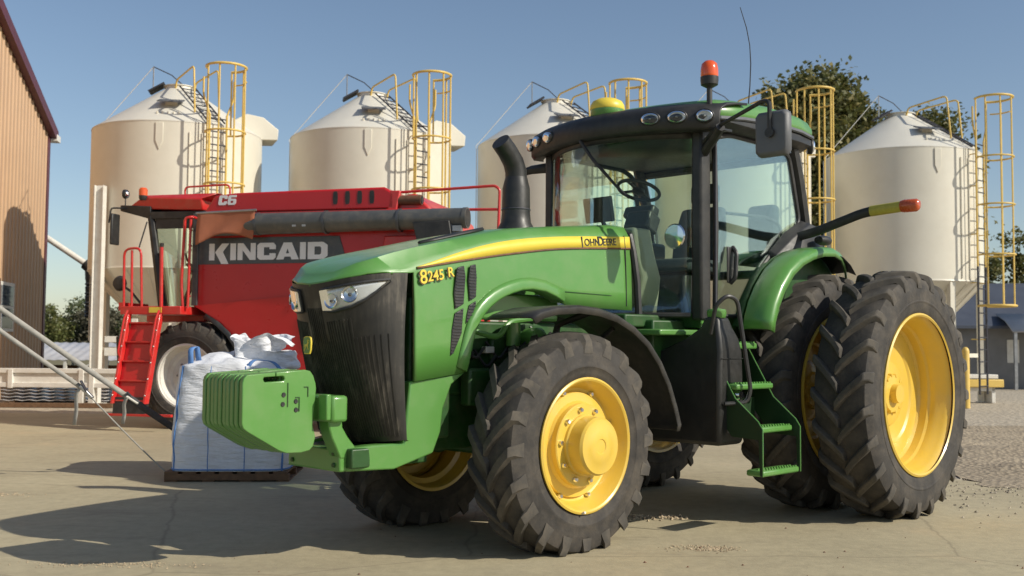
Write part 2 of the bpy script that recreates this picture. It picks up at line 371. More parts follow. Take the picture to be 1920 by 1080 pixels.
def hood_col(x):
    b = bulge(x); fr = max(0, (x-4.06)/.06); zb = itp(x, ARCH); pts = []
    zs, zst = smooth_itp(x, ZB), smooth_itp(x, ZS)
    half = [(.458, zb), (.456, zb+(zs-zb)*.3), (.450, zb+(zs-zb)*.65), (.438, zs), (.428, zst), (.412, zst+.022), (.375, None), (.29, None), (.15, None), (0, None)]
    for sgn in (1, -1):
        col = []
        for k, (y, z) in enumerate(half):
            q = nq(y) if k > 3 else 0; xx = x + b*q
            if z is None:
                zc = smooth_itp(xx, ZC); dr = {.375: .42, .29: .16, .15: .04, 0: 0}[y]
                z = zc*(1-dr) + (zst+.022)*dr
                if y in (.15,): z -= .004
                lip = 1.712 + .078*(y/.445)**2
                z = z*(1-fr) + (lip+.02)*fr
            elif k >= 3:
                z -= .33*(xx-x); z = z*(1-fr) + (1.712+.078*(y/.445)**2+.02)*fr
            col.append((xx, sgn*y, z))
        pts.append(col)
    return pts[0] + pts[1][::-1][1:]
M().grid([hood_col(x) for x in XS]).obj('hood', GREEN, TR, smooth=50, solid=.02)
# wheel arch lips
for s in (1, -1):
    A = [a for a in ARCH if 2.7 <= a[0] <= 3.70]; rows = []
    cx, cz = 3.05, .9
    for off, y in ((.085, .462), (.055, .474), (.012, .486), (0.0, .48), (-.004, .44), (0.0, .36)):
        row = []
        for x, z in A:
            v = Vector((x-cx, 0, z-cz)).normalized(); row.append((x+v.x*off, s*y, z+v.z*off))
        rows.append(row if s > 0 else row[::-1])
    M().grid(rows).obj('wheel_arch_lip', GREEN, TR, smooth=60, solid=.006)
# stripe + thin brown line below it
for s in (1, -1):
    rows = [[], []]; rows2 = [[], []]
    for i in range(41):
        x = 1.955 + (4.10-1.955)*i/40; zt, zb = smooth_itp(x, ZS), smooth_itp(x, ZB)
        if x > 3.3: t = (x-3.3)/.8; zt = zt - (zt-zb)*t**2.2*.55
        rows[0].append((x, s*.434, zt-.004)); rows[1].append((x, s*.444, zb+.006))
        rows2[0].append((x, s*.444, zb+.006)); rows2[1].append((x, s*.447, zb-.006))
    if s < 0: rows = rows[::-1]; rows2 = rows2[::-1]
    M().grid(rows).obj('hood_stripe', DECAL, TR, solid=-.0015, smooth=60)
    M().grid(rows2).obj('stripe_edge_line', RUST, TR, solid=-.0015, smooth=60)
def text(name, body, mat, parent, loc, ex, ez, size, ext=.003, off=0.0, xs=1.0, align='LEFT', shear=0.0):
    c = bpy.data.curves.new(name, 'FONT'); c.body = body; c.size = size; c.extrude = ext; c.offset = off; c.align_x = align; c.shear = shear
    c.materials.append(mat); o = bpy.data.objects.new(name, c); COL.objects.link(o); o.parent = parent
    ex = Vector(ex).normalized(); up = Vector(ez); nn = ex.cross(up).normalized(); up = nn.cross(ex)
    R = Matrix((ex*xs, up, nn)).transposed()
    me = bpy.data.meshes.new_from_object(o); bpy.data.objects.remove(o); me.name = name
    o = bpy.data.objects.new(name, me); COL.objects.link(o); o.parent = parent
    o.matrix_local = Matrix.Translation(loc) @ R.to_4x4(); return o
# the lettering on the left side reads towards the rear
text('stripe_lettering', 'J', BLACK, TR, (2.53,.4435,2.088), (-1,0,.085), (0,-.05,1), .098, .002, .0008)
text('stripe_lettering', 'OHN', BLACK, TR, (2.494,.4435,2.091), (-1,0,.085), (0,-.05,1), .076, .002, .0008)
text('stripe_lettering', 'D', BLACK, TR, (2.345,.4435,2.104), (-1,0,.085), (0,-.05,1), .098, .002, .0008)
text('stripe_lettering', 'EERE', BLACK, TR, (2.283,.4435,2.109), (-1,0,.085), (0,-.05,1), .076, .002, .0008)
for nm, mt, dx, dz, dy, of, k in (('model_number', DECAL, 0, 0, .4640, .0012, 1), ('model_number_shade', RUST, -.004, -.004, .4615, .0028, 1.01)):
    text(nm, '8', mt, TR, (4.085-dx,dy-.003,1.735+dz), (-1,0,.16), (0,0,1), .125*k, .002, of)
    text(nm, '245', mt, TR, (4.024-dx,dy-.002,1.753+dz), (-1,0,.16), (0,0,1), .094*k, .002, of*.9)
    text(nm, 'R', mt, TR, (3.855-dx,dy-.001,1.790+dz), (-1,0,.16), (0,0,1), .088*k, .002, of*.9)
# side vents: recessed black screens with a green divider
for s in (1, -1):
    def vent(poly):
        m = M(); m.prism([(x, z) for x, z in poly], 'y', s*.452, s*.463); return m
    v1 = [(3.775,1.855),(3.715,1.872),(3.70,1.80),(3.715,1.62),(3.79,1.585),(3.80,1.69)]
    v2 = [(3.79,1.56),(3.715,1.595),(3.73,1.43),(3.80,1.30),(3.83,1.28),(3.815,1.45)]
    v3 = [(3.66,1.875),(3.61,1.888),(3.60,1.80),(3.605,1.67),(3.665,1.64),(3.675,1.78)]
    v4 = [(3.665,1.615),(3.605,1.645),(3.605,1.62),(3.635,1.55),(3.695,1.49),(3.685,1.55)]
    for k, v in enumerate((v1, v2, v3, v4)):
        o = vent(v).obj('side_vent', BLACK, TR, bevel=.006)
        zs = [p[1] for p in v]
        m = M(); x0, x1 = min(p[0] for p in v), max(p[0] for p in v); z = min(zs)+.04
        while z < max(zs)-.03:
            zz = z; m.tube([(x1-.012+ (0), s*.466, zz-.004), (x0+.012, s*.466, zz+.008)], .0035, 5); z += .022
        # keep louvre rods inside the opening
        m2 = M(); n = len(v)
        def inside(px, pz):
            c = False
            for i in range(n):
                (xa, za), (xb, zb) = v[i], v[(i+1) % n]
                if (za > pz) != (zb > pz) and px < (xb-xa)*(pz-za)/(zb-za)+xa: c = not c
            return c
        z = min(zs)+.02
        while z < max(zs)-.01:
            xx = [x0+(x1-x0)*i/24 for i in range(25)]; ins = [x for x in xx if inside(x, z)]
            if len(ins) > 3: m2.tube([(ins[0]+.004, s*.465, z), (ins[-1]-.004, s*.465, z)], .0032, 5)
            z += .020
        if m2.v: stuff(m2.obj('louvre', CHAR, o))
    # body crease and panel seam along the side
    M().tube([(2.2,s*.458,1.735),(2.72,s*.459,1.742),(2.78,s*.459,1.742)], .004, 6).obj('panel_seam', DGREEN, TR)
    M().tube([(2.02,s*.460,1.66),(2.02,s*.4545,1.9),(2.02,s*.446,2.1),(2.02,s*.432,2.205)], .0045, 6).obj('panel_seam', BLACK, TR)
# black rubber seal between hood and cab
for s in (1, -1): M().tube([(1.93,s*.30,2.27),(1.93,s*.42,2.21),(1.925,s*.45,2.08),(1.90,s*.468,1.85),(1.885,s*.475,1.55)], .028, 8).obj('hood_rear_seal', BLACK, TR)
# dust inlet recess on the hood top near the front
rows = []
for x in (3.30,3.45,3.6,3.75,3.88):
    w = .05*math.sin(PI*(x-3.26)/.66); zc = smooth_itp(x+.0, ZC)
    rows.append([(x, .20-w, zc-.002), (x, .20, zc+.006), (x, .20+w, zc-.006)])
M().grid(rows).obj('hood_air_inlet', BLACK, TR, smooth=60, solid=.012)
# ---------------------------------------------------------------- grille and headlights
def nx(y, b=.48, x0=4.12): return x0 + b*nq(y)
def nrm(y):
    y = max(-.43, min(.43, y)); d = (nx(y+.005)-nx(y-.005))/.01; return Vector((1, -d, .12)).normalized()
def lipz(y): return 1.712 + .078*(y/.445)**2
def gpt(y, t, off=0.0):                               # t 0 at the top, 1 at the foot
    xt, xb = nx(y), nx(y, .13, 4.15); bow = .025*math.sin(PI*t)
    x = xt*(1-t)+xb*t+bow; z = (lipz(y)+.01)*(1-t) + (.735+.03*(y/.445)**2)*t
    n = nrm(y)
    return (x+n.x*off, y+n.y*off, z)
def gt(y, z): return ((lipz(y)+.01)-z)/((lipz(y)+.01)-(.735+.03*(y/.445)**2))
YS = [.445*math.sin(-PI/2+PI*i/36) for i in range(37)]
m = M().grid([[gpt(y, t) for y in YS] for t in (0,.04,.1,.2,.3,.4,.5,.6,.7,.8,.9,.96,1)])
m.add([gpt(y, 1) for y in YS] + [(4.1, y*.9, .75) for y in YS], [(i, 37+i, 38+i, i+1) for i in range(36)])
gr = m.obj('grille', GRILLE, TR, smooth=50)
m = M()
for i in range(44):
    y = -.42+.84*i/43
    top = .15 if abs(y) < .07 else .36
    if .09 < abs(y) < .3: top = .24+.0
    for a in (0,):
        m.tube([gpt(y, top+(.97-top)*k/8, .002) for k in range(9)], .0042, 5)
stuff(m.obj('grille_slat', GRILLE, gr))
# headlights: silver bowl behind a clear lens
def lo_z(y):
    a = abs(y); return itp(a, [(.10,1.555),(.2,1.555),(.3,1.582),(.36,1.625),(.40,1.68),(.425,1.745)])
for s in (1, -1):
    ys = [s*(.115+.31*i/20) for i in range(21)]
    def patch(off, shrink=0.0):
        rows = []
        for j in range(5):
            row = []
            for y in ys:
                zt = lipz(y)-.035; zl = min(lo_z(y), zt-.004); z = (zt-shrink)*(1-j/4)+(zl+shrink)*j/4; row.append(gpt(y, gt(y, z), off))
            rows.append(row if s > 0 else row[::-1])
        return M().grid(rows)
    hl = patch(.004).obj('headlight', SILVER, TR, smooth=60, solid=.004)
    rim_pts = [gpt(y, gt(y, lipz(y)-.032), .008) for y in ys] + [gpt(y, gt(y, min(lo_z(y), lipz(y)-.04)), .008) for y in ys[::-1]]
    M().tube(rim_pts, .011, 6, closed=True).obj('headlight_bezel', BLACK, hl)
    for yy, zz, r in ((.19, 1.615, .046), (.30, 1.655, .048)):
        p = Vector(gpt(s*yy, gt(s*yy, zz), .010)); n = nrm(s*yy)
        b = M().lathe([(r*.25,.004),(r*.28,-.0),(r*.75,.004),(r*.95,.014),(r,.016),(r*1.06,.010)], 24, 'z').obj('reflector_bowl', CHROME, hl)
        b.rotation_euler = n.to_track_quat('Z', 'Y').to_euler(); b.location = p
        b2 = M().lathe([(0,.018),(r*.16,.014),(r*.22,0)], 14, 'z').obj('bulb_cap', CHAR, hl); b2.rotation_euler = b.rotation_euler; b2.location = p
    patch(.024, .003).obj('headlight_lens', GLASSW, hl, smooth=60)
# round screen bulge and maker's badge
p = None; 
bd = M().prism([(-.038,-.03),(-.026,-.055),(.026,-.055),(.038,-.03),(.042,.02),(.036,.048),(.018,.056),(-.018,.056),(-.036,.048),(-.042,.02)], 'x', 0, .012).obj('badge', DECAL, TR, bevel=.003)
bd.location = (4.612, .02, 1.345)
M().prism([(-.032,-.027),(-.023,-.048),(.023,-.048),(.032,-.027),(.036,.018),(.031,.042),(.015,.049),(-.015,.049),(-.031,.042),(-.036,.018)], 'x', .0125, .0135).obj('badge_field', GREEN, bd)
deer = [(-.026,-.012),(-.016,-.006),(-.018,-.022),(-.026,-.034),(-.021,-.034),(-.011,-.020),(-.008,-.006),(.006,-.007),(.010,-.018),(.020,-.028),(.024,-.026),(.015,-.014),(.014,.0),(.018,.010),(.025,.013),(.024,.018),(.018,.020),(.022,.034),(.018,.034),(.013,.022),(.012,.036),(.008,.034),(.009,.018),(.004,.006),(-.012,.006),(-.022,.003)]
M().prism(deer, 'x', .0137, .016).obj('badge_emblem', DECAL, bd)

# ---------------------------------------------------------------- front frame, weight bracket, weights
fp = [(4.135,1.125),(3.68,1.175),(3.80,1.10),(3.87,.95),(3.89,.80),(3.95,.67),(4.22,.585),(4.50,.58),(4.515,.715),(4.36,.735),(4.17,.745)]
for s in (1, -1):
    m = M().prism(fp, 'y', s*.355, s*.447); m.v = [(x, y-s*.43*max(0, x-4.1), z) for x, y, z in m.v]; m.obj('front_frame_side', GREEN, TR, bevel=.012)
m = M(); m.box(3.9,4.5,-.33,.33,.60,.72); m.box(2.2,3.9,-.24,.24,.66,1.02); m.obj('front_frame', DGREEN, TR, bevel=.01)
m = M(); m.box(4.49,4.55,-.275,.275,.58,.72); m.box(4.2,4.49,-.20,.20,.60,.70)
wb = m.obj('weight_bracket', GREEN, TR, bevel=.012)
for s in (1, -1):
    arm = [(4.66,.60),(4.66,.72),(4.60,.80),(4.585,.88),(4.59,.90),(4.70,.90),(4.695,.84),(4.72,.78),(4.72,.66)]
    arm = [(4.45,.715),(4.655,.60),(4.665,.735),(4.61,.79),(4.60,.89),(4.69,.89),(4.69,.84)]
    rows = []
    path = [(4.47,.66,.075),(4.51,.735,.07),(4.55,.79,.06),(4.58,.85,.05),(4.585,.90,.05)]
    rings = []
    for x, z, w in path: rings.append([(x-w,s*.17,z),(x+w,s*.17,z),(x+w,s*.278,z),(x-w,s*.278,z)] if s > 0 else [(x-w,s*.278,z),(x+w,s*.278,z),(x+w,s*.17,z),(x-w,s*.17,z)])
    M().loft(rings).obj('bracket_arm', GREEN, wb, bevel=.01)
    for z in (.62, .69):
        o = M().lathe([(0,.012),(.013,.012),(.016,.006),(.017,0)], 6, 'x').obj('bracket_bolt', DGREEN, wb); o.location = (4.55, s*.22, z)
m = M(); m.box(4.53,4.65,-.33,.33,.885,1.045); m.obj('weight_hanger_beam', GREEN, TR, bevel=.02)
for y0, y1 in ((.245,.33),(-.33,-.245)): M().box(4.655,4.69,y0,y1,.90,1.055).obj('hanger_stop_plate', GREEN, TR, bevel=.008)
wpoly = [(5.20,.90),(5.20,1.13),(5.192,1.155),(5.172,1.175)] + [(4.985,1.187),(4.985,1.163)] + [(5.06,1.160),(5.066,1.150),(5.062,1.136),(5.052,1.130),(4.93,1.136),(4.922,1.146),(4.926,1.160),(4.936,1.165),(4.98,1.163)] + [(4.98,1.187)] + [(4.78,1.20),(4.745,1.192),(4.722,1.165),(4.705,1.12),(4.70,1.09),(4.72,.87),(4.70,.80),(4.715,.745),(4.74,.722),(4.80,.712),(4.90,.715),(4.955,.735),(5.16,.85),(5.19,.872)]
w0 = None
for i in range(10):
    y = .215-.0445*i
    if w0 is None:
        w0 = o = M().prism(wpoly, 'y', -.018, .018).obj('suitcase_weight', GREEN, TR, bevel=.005)
    else: o = w0.copy(); COL.objects.link(o); o.parent = TR
    o.location = (random.uniform(-.004,.004), y, random.uniform(-.003,.003))
# casting details on the near plate
for q in ((4.895,4.90,.234,.238,.985,1.125),(4.815,4.82,.234,.238,.955,1.04),(4.8205,4.845,.234,.238,1.036,1.041),(4.755,4.76,.234,.238,1.04,1.10),(4.7605,4.785,.234,.238,1.096,1.101)): M().box(*q).obj('cast_rib', DGREEN, TR)
for x, z in ((4.925,1.055),(4.93,1.0),(4.84,1.015),(4.838,.965)):
    o = M().lathe([(0,.004),(.013,.004),(.015,0)], 14, 'y').obj('plate_plug', BLACK, TR); o.location = (x, .234, z)
# ---------------------------------------------------------------- engine bay and front axle
m = M(); m.box(2.2,3.75,-.26,.26,1.02,1.52); m.box(2.5,3.3,-.30,.30,1.2,1.42); m.box(3.75,4.1,-.38,.38,.75,1.66); m.obj('engine_block', DGREEN, TR, bevel=.02)
m = M()
m.lathe([(.075,.30),(.08,.34),(.08,.42),(.06,.43)], 18, 'y', (2.95,0,1.40), True); m.lathe([(.05,.0),(.05,.16)], 16, 'z', (3.15,.36,1.35), True)
m.tube(bend([(3.5,.33,1.45),(3.3,.37,1.40),(3.2,.36,1.52),(2.9,.35,1.55)], .08), .02, 8)
m.obj('filter_housing', GREEN, TR)
m = M()
for k in range(9):
    x = 2.7+k*.11; z = 1.16+random.uniform(0,.28)
    m.tube(bend([(x,.28,z),(x+.06,.36,z+.05),(x+.14,.35,z-.05),(x+.2,.28,z+.08)], .05), .011, 6)
m.obj('hoses', BLACK, TR)
for q in ((3.33,3.41,.31,.36,1.30,1.345),(3.52,3.56,.31,.345,1.34,1.40),(3.10,3.13,.33,.37,1.28,1.36)): M().box(*q).obj('engine_fitting', WHITEP, TR, bevel=.006)
m = M(); m.box(2.6,3.66,.20,.285,1.53,1.72); m.obj('inner_shroud', GREEN, TR, bevel=.02)
m = M(); m.box(2.93,3.17,-.52,.52,.58,.80); m.lathe([(.13,-.64),(.16,-.50)], 24, 'y', (3.05,0,.70), True); m.lathe([(.16,.50),(.13,.64)], 24, 'y', (3.05,0,.70), True)
m.tube([(3.3,-.55,.72),(3.3,.55,.72)], .03, 10); m.box(2.98,3.12,-.14,.14,.78,1.1)
m.box(3.30,3.6,.30,.40,.95,1.2); m.obj('front_axle', DGREEN, TR, bevel=.02)
# ---------------------------------------------------------------- front fenders
FF = [(3.60,1.535),(3.52,1.575),(3.38,1.605),(3.14,1.622),(2.95,1.61),(2.75,1.57),(2.56,1.495),(2.39,1.39),(2.25,1.25),(2.14,1.09),(2.06,.92),(2.012,.79),(2.03,.745)]
for s in (1, -1):
    rows = []
    for off, y in ((-.055,.975),(-.012,.972),(.0,.955),(.004,.85),(.0,.60),(-.02,.52)):
        row = []
        for x, z in FF:
            v = Vector((x-3.05, 0, z-.70)).normalized(); row.append((x+v.x*off, s*y, z+v.z*off))
        rows.append(row if s > 0 else row[::-1])
    f = M().grid(rows).obj('front_fender', FENDERBLK, TR, smooth=50, solid=.014)
    m = M(); m.tube([(2.9,s*.45,1.2),(2.9,s*.55,1.5),(2.85,s*.8,1.585)], .025, 8); m.tube([(2.62,s*.45,1.15),(2.6,s*.6,1.35),(2.6,s*.8,1.48)], .02, 8); m.obj('fender_stay', BLACK, f)
# ---------------------------------------------------------------- cab
m = M(); m.box(.05,1.9,-.62,.62,1.22,1.56); m.loft([[(1.50,-.78,1.50),(1.50,.78,1.50),(1.0,.78,1.50),(1.0,-.78,1.50)],[(1.52,-.79,1.62),(1.52,.79,1.62),(.9,.79,1.62),(.9,-.79,1.62)]])
m.box(1.45,2.15,-.55,.55,1.5,1.60)
m.obj('cab_floor', DGREEN, TR, bevel=.015)
m = M(); m.box(1.3,2.05,.56,.80,1.44,1.485); m.obj('cab_side_tread', GREEN, TR, bevel=.012)
m = M(); m.box(1.22,1.28,.74,.80,1.36,1.42); m.box(1.50,1.54,.80,.815,1.53,1.58); m.obj('marker_reflector', GREEN, TR, bevel=.008)
AX, AY = 1.50, .775
def fx(y): return 1.52+.34*(1-(y/.78)**2)
for s in (1, -1):
    M().loft([[(1.46,s*.725,z),(1.565,s*.735,z),(1.56,s*.83,z),(1.44,s*.84,z)][::s] for z in (1.56,2.2,2.7,3.08)]).obj('front_pillar', BLACK, TR, bevel=.02)
    path = [(1.40,.845,1.60),(1.40,.855,2.3),(1.405,.845,3.0),(1.2,.845,3.05),(.45,.845,3.05),(.28,.848,3.0),(.22,.85,2.8),(.12,.85,2.46),(.20,.85,2.36),(.54,.85,2.17),(.78,.85,1.98),(.93,.85,1.78),(1.0,.85,1.60)]
    M().tube(bend([(x, s*y, z) for x, y, z in path], .06, 3), .022, 8, closed=True).obj('door_frame', BLACK, TR)
    M().tube([(1.425, s*.868, 1.62), (1.425, s*.872, 3.0)], .010, 8).obj('door_hinge_rod', DSTEEL, TR)
    gp = [(1.40,1.60),(1.40,3.03),(.32,3.03),(.23,2.8),(.13,2.46),(.22,2.35),(.55,2.15),(.79,1.96),(.94,1.77),(1.0,1.60)]
    M().prism(gp, 'y', s*.850, s*.855).obj('door_glass', GLASS, TR, smooth=0)
    # rear corner pillar
    M().tube(bend([(.20,s*.84,3.08),(.10,s*.84,2.8),(-.02,s*.83,2.4),(-.02,s*.8,1.9)], .1), .055, 8).obj('rear_pillar', BLACK, TR)
    # lower dark glass and panel between cab and fender
    M().prism([(1.0,1.56),(.93,1.78),(.78,1.98),(.54,2.17),(.20,2.36),(0,2.40),(0,1.5),(1.0,1.5)], 'y', s*.80, s*.83).obj('cab_side_panel', DGREEN, TR, bevel=.008)
    M().loft([[(.62,s*.86,2.16),(.62,s*.93,2.12),(.62,s*.93,2.10),(.62,s*.8,2.10)],[(.40,s*.86,2.33),(.40,s*.96,2.28),(.40,s*1.0,2.14),(.40,s*.8,2.14)],[(.12,s*.86,2.46),(.12,s*.97,2.42),(.12,s*1.02,2.18),(.12,s*.8,2.18)],[(-.06,s*.86,2.44),(-.06,s*.95,2.40),(-.06,s*1.0,2.2),(-.06,s*.8,2.2)]]).obj('fender_top_cover', BLACK, TR, bevel=.02, smooth=50)
# windscreen
ys = [-.74+1.48*i/16 for i in range(17)]
M().grid([[(fx(y)+.02*(3.05-z)/1.4, y, z) for y in ys] for z in (1.60,2.0,2.5,3.06)]).obj('windscreen', GLASS, TR, smooth=60, solid=.005)
M().grid([[(fx(y)+.01, y, z) for y in ys] for z in (2.985,3.07)]).obj('windscreen_top_band', BLACK, TR, smooth=60, solid=.02)
M().tube([(fx(y)+.025, y, 1.60) for y in ys], .02, 6).obj('windscreen_seal', BLACK, TR)
# rear window
m = M(); m.tube([(-.03,-.8,2.02),(-.03,.8,2.02)], .04, 8); m.tube([(.12,-.8,3.04),(.12,.8,3.04)], .05, 8); m.obj('rear_window_frame', BLACK, TR)
M().grid([[(-.03,-.78,2.04),(-.03,.78,2.04)],[(.10,-.78,3.02),(.10,.78,3.02)]]).obj('rear_glass', GLASS, TR, smooth=0, solid=.005)
# roof
def outline(ins, z):
    out = []; w = .985-ins; W0 = .985; z -= 0
    for i in range(25):
        y = w - 2*w*i/24; x = 1.57-ins*.6+.29*(1-(y/w)**2) - .05*(abs(y)/w)**10; out.append((x, y, z))
    for x, y in ((1.2,.99),(.7,.99),(.3,.985),(.05,.955),(-.05,.85),(-.08,.6),(-.08,.2)): out.append((x+ (ins if x < .2 else 0), -(y-ins*(.82/.95 if y < .9 else 1)), z))
    for x, y in ((1.2,.99),(.7,.99),(.3,.985),(.05,.955),(-.05,.85),(-.08,.6),(-.08,.2))[::-1]: out.append((x+ (ins if x < .2 else 0), (y-ins*(.82/.95 if y < .9 else 1)), z))
    return [(x, y, z-(.125*max(0, (x-.7)/1.15)**1.5+.02*max(0, (.35-x)/.4) if z > 3.17 else 0)) for x, y, z in out]
roof = M().loft([outline(.16,3.06)[::-1], outline(.05,3.075)[::-1], outline(.012,3.11)[::-1], outline(.012,3.16)[::-1], outline(.03,3.20)[::-1]]).obj('roof_underside', BLACK, TR, smooth=40)
M().loft([outline(.02,3.205)[::-1], outline(.005,3.225)[::-1], outline(.008,3.27)[::-1], outline(.035,3.325)[::-1], outline(.10,3.357)[::-1], outline(.25,3.378)[::-1], outline(.55,3.39)[::-1]]).obj('roof_cap', GREEN, TR, smooth=50)
M().loft([outline(.004,3.180)[::-1], outline(-.008,3.190)[::-1], outline(-.004,3.212)[::-1], outline(.02,3.215)[::-1]], cap=False).obj('roof_trim', GREYPL, TR, smooth=40)
# front visor holding the work lamps
rows = []
for dx, z in ((-.10,3.025),(.03,3.02),(.06,3.045),(.065,3.12),(.055,3.17),(.03,3.205),(-.03,3.24),(-.17,3.272),(-.32,3.292)):
    rows.append([(1.57+.29*(1-(y/.985)**2)-.06*(abs(y)/.985)**10+dx, y, z) for y in [1.0*math.sin(-PI/2+PI*i/30) for i in range(31)]])
M().grid(rows).obj('roof_visor', BLACK, TR, smooth=50, solid=.02)
def lamp(name, loc, n, rx, rz, parent=TR):
    e = M().lathe([(0,-.05),(1.12,-.05),(1.16,.0),(1.08,.02),(1.0,.012)], 24, 'z').obj(name, BLACK, parent)
    e.location = loc; e.rotation_euler = Vector(n).to_track_quat('Z', 'Y').to_euler(); e.scale = (rx, rz, .6)
    M().lathe([(0,-.03),(.5,-.02),(.85,.0),(1.0,.014)], 24, 'z').obj('reflector', SILVER, e)
    M().lathe([(0,.05),(.6,.045),(.9,.03),(1.0,.014)], 24, 'z').obj('lens', GLASSW, e)
    M().lathe([(0,.02),(.14,.015),(.2,-.02)], 12, 'z').obj('bulb', STEEL, e)
    return e
for y, x in ((.54,1.835),(.74,1.76),(.925,1.655),(-.74,1.76),(-.90,1.675),(-.54,1.835)):
    lamp('work_light', (x, y, 3.125), (1, .55*y, -.06), .074 if abs(y) < .9 else .066, .048)
lamp('rear_work_light', (-.02, .90, 3.12), (-.6, .8, -.1), .05, .06); lamp('rear_work_light', (-.02,-.90,3.12), (-.6,-.8,-.1), .05, .06)
# position receiver on the roof front
g = M().lathe([(.105,3.20),(.125,3.225),(.140,3.24),(.140,3.295)], 28, 'z', (1.70,0,0)).obj('receiver', GREEN, TR, smooth=60)
M().lathe([(.140,3.295),(.144,3.303),(.140,3.335),(.122,3.366),(.08,3.388),(0,3.395)], 28, 'z', (1.70,0,0)).obj('receiver_dome', DECAL, g, smooth=60)
M().box(1.60,1.80,-.08,.08,3.12,3.215).obj('receiver_bracket', BLACK, g, bevel=.01)
# beacon
bc = M().lathe([(.022,3.20),(.022,3.36),(.04,3.37),(.066,3.385),(.070,3.42),(.070,3.447),(0,3.447)], 24, 'z', (1.55,.90,0)).obj('beacon_base', BLACK, TR)
M().lathe([(.066,3.447),(.069,3.46),(.068,3.51),(.060,3.55),(.036,3.572),(0,3.58)], 24, 'z', (1.55,.90,0)).obj('beacon_lens', AMBER, bc, smooth=60)
M().tube([(1.55,.90,3.22),(1.55,.88,3.05)], .02, 8).obj('beacon_stem', BLACK, bc)
# antenna
an = M().tube([(.52,.6,3.33),(.515,.6,3.46)], [.013,.009], 8).obj('antenna', BLACK, TR)
M().tube([(.515,.6,3.46),(.49,.6,3.62),(.475,.6,3.82),(.49,.6,3.98),(.54,.6,4.12),(.64,.6,4.28)], [.006,.005,.005,.004,.004,.003], 6).obj('antenna_whip', DSTEEL, an)
# exhaust stack on the right side
ex = M().lathe([(.165,2.22),(.16,2.26),(.12,2.33),(.113,2.40),(.110,2.60),(.088,2.69)], 24, 'z', (2.42,-.34,0)).obj('exhaust_stack', BLACK, TR, smooth=40)
M().tube([(2.42,-.34,2.66),(2.425,-.34,2.74),(2.455,-.34,2.81),(2.52,-.34,2.885),(2.60,-.34,2.955)], [.088,.086,.083,.080,.078], 16).obj('exhaust_elbow', BLACK, ex, smooth=60)
M().lathe([(.112,2.42),(.118,2.43),(.112,2.44)], 20, 'z', (2.42,-.34,0)).obj('exhaust_clamp', DSTEEL, ex)
# air intake arm and right mirror, seen beyond the stack
mr = M().tube([(1.45,-.80,2.95),(1.50,-1.05,2.945),(1.53,-1.32,2.90)], [.05,.04,.018], 8).obj('mirror_arm', BLACK, TR)
M().box(1.50,1.56,-1.17,-1.11,2.82,2.92).obj('mirror_arm_hinge', BLACK, mr, bevel=.012)
# left mirror
ml = M().tube(bend([(1.52,.80,2.93),(1.62,1.02,3.03),(1.76,1.50,3.13),(1.79,1.57,3.11),(1.785,1.57,2.88)], .06), .016, 8).obj('mirror_arm', BLACK, TR)
M().tube([(1.50,.80,2.86),(1.60,1.0,2.98),(1.64,1.06,3.02)], .038, 8).obj('mirror_arm_boss', BLACK, ml)
mb = M().loft([[(x, 1.565+dy, 2.885+dz) for dy, dz in [(.135*a*k, .165*b*k) for a, b in ((-1,-.8),(-.8,-1),(.8,-1),(1,-.8),(1,.8),(.8,1),(-.8,1),(-1,.8))]] for x, k in ((1.70,.98),(1.72,1.0),(1.755,.97),(1.775,.86))]).obj('mirror_back', GREYPL, ml, bevel=.008, smooth=40)
M().box(1.697,1.70,1.445,1.685,2.735,3.035).obj('mirror_face', CHROME, mb)
M().tube([(1.77,1.57,2.885),(1.80,1.57,2.885)], .035, 14).obj('mirror_clamp', BLACK, ml)
# wipers
M().tube([(1.90,-.12,3.03),(1.905,.02,2.86),(1.885,.25,2.62),(1.865,.36,2.52)], [.016,.016,.012,.01], 6).obj('wiper', BLACK, TR)
# interior
st = M().tube([(1.58,.17,1.6),(1.62,.20,2.1)], .05, 8).obj('steering_column', BLACK, TR)
m = M(); m.loft([[(1.75,.16,z0),(1.75,.34,z0),(1.5,.36,z0),(1.5,.14,z0)] for z0 in (1.6,)] + [[(1.78,.22,1.9),(1.78,.42,1.9),(1.55,.44,1.9),(1.55,.2,1.9)],[(1.80,.17,2.12),(1.80,.36,2.12),(1.55,.37,2.12),(1.55,.15,2.12)],[(1.78,.15,2.3),(1.78,.34,2.3),(1.56,.34,2.3),(1.56,.14,2.3)]])
m.obj('dash_column', BEIGE, st, bevel=.02)
m = M(); m.obox((1.52,.22,2.36),(.16,.24,.16), Matrix.Rotation(rad(-25),3,'Y')); m.obox((1.48,.18,2.45),(.10,.3,.10), Matrix.Rotation(rad(-25),3,'Y')); m.obj('dash_cluster', BLACK, st, bevel=.02)
w = M(); w.lathe([(.175+.014*math.cos(a), .016*math.sin(a)) for a in [2*PI*i/8 for i in range(9)]], 32); w.tube([(-.175,0,0),(.175,0,0)], .013, 6); w.tube([(0,0,0),(0,-.175,0)], .013, 6); w.lathe([(0,.015),(.05,.01),(.055,-.02),(0,-.04)], 16)
o = w.obj('steering_wheel', BLACK, st, smooth=60); o.location = (1.46,.14,2.645); o.rotation_euler = (0, rad(-22), 0)
seat = M(); seat.loft([[(.95,-.27,z),(.95,.27,z),(.42,.27,z),(.42,-.27,z)] for z in (2.0,2.12)]); se = seat.obj('operator_seat', SEATM, TR, bevel=.04, seg=3)
bm = M(); bm.loft([[(x0,-.25*k,z),(x0,.25*k,z),(x0-.13,.25*k,z),(x0-.13,-.25*k,z)] for x0, z, k in ((.50,2.08,1),(.44,2.35,1.05),(.38,2.62,.85))]); bm.obj('backrest', SEATM, se, bevel=.04, seg=3)
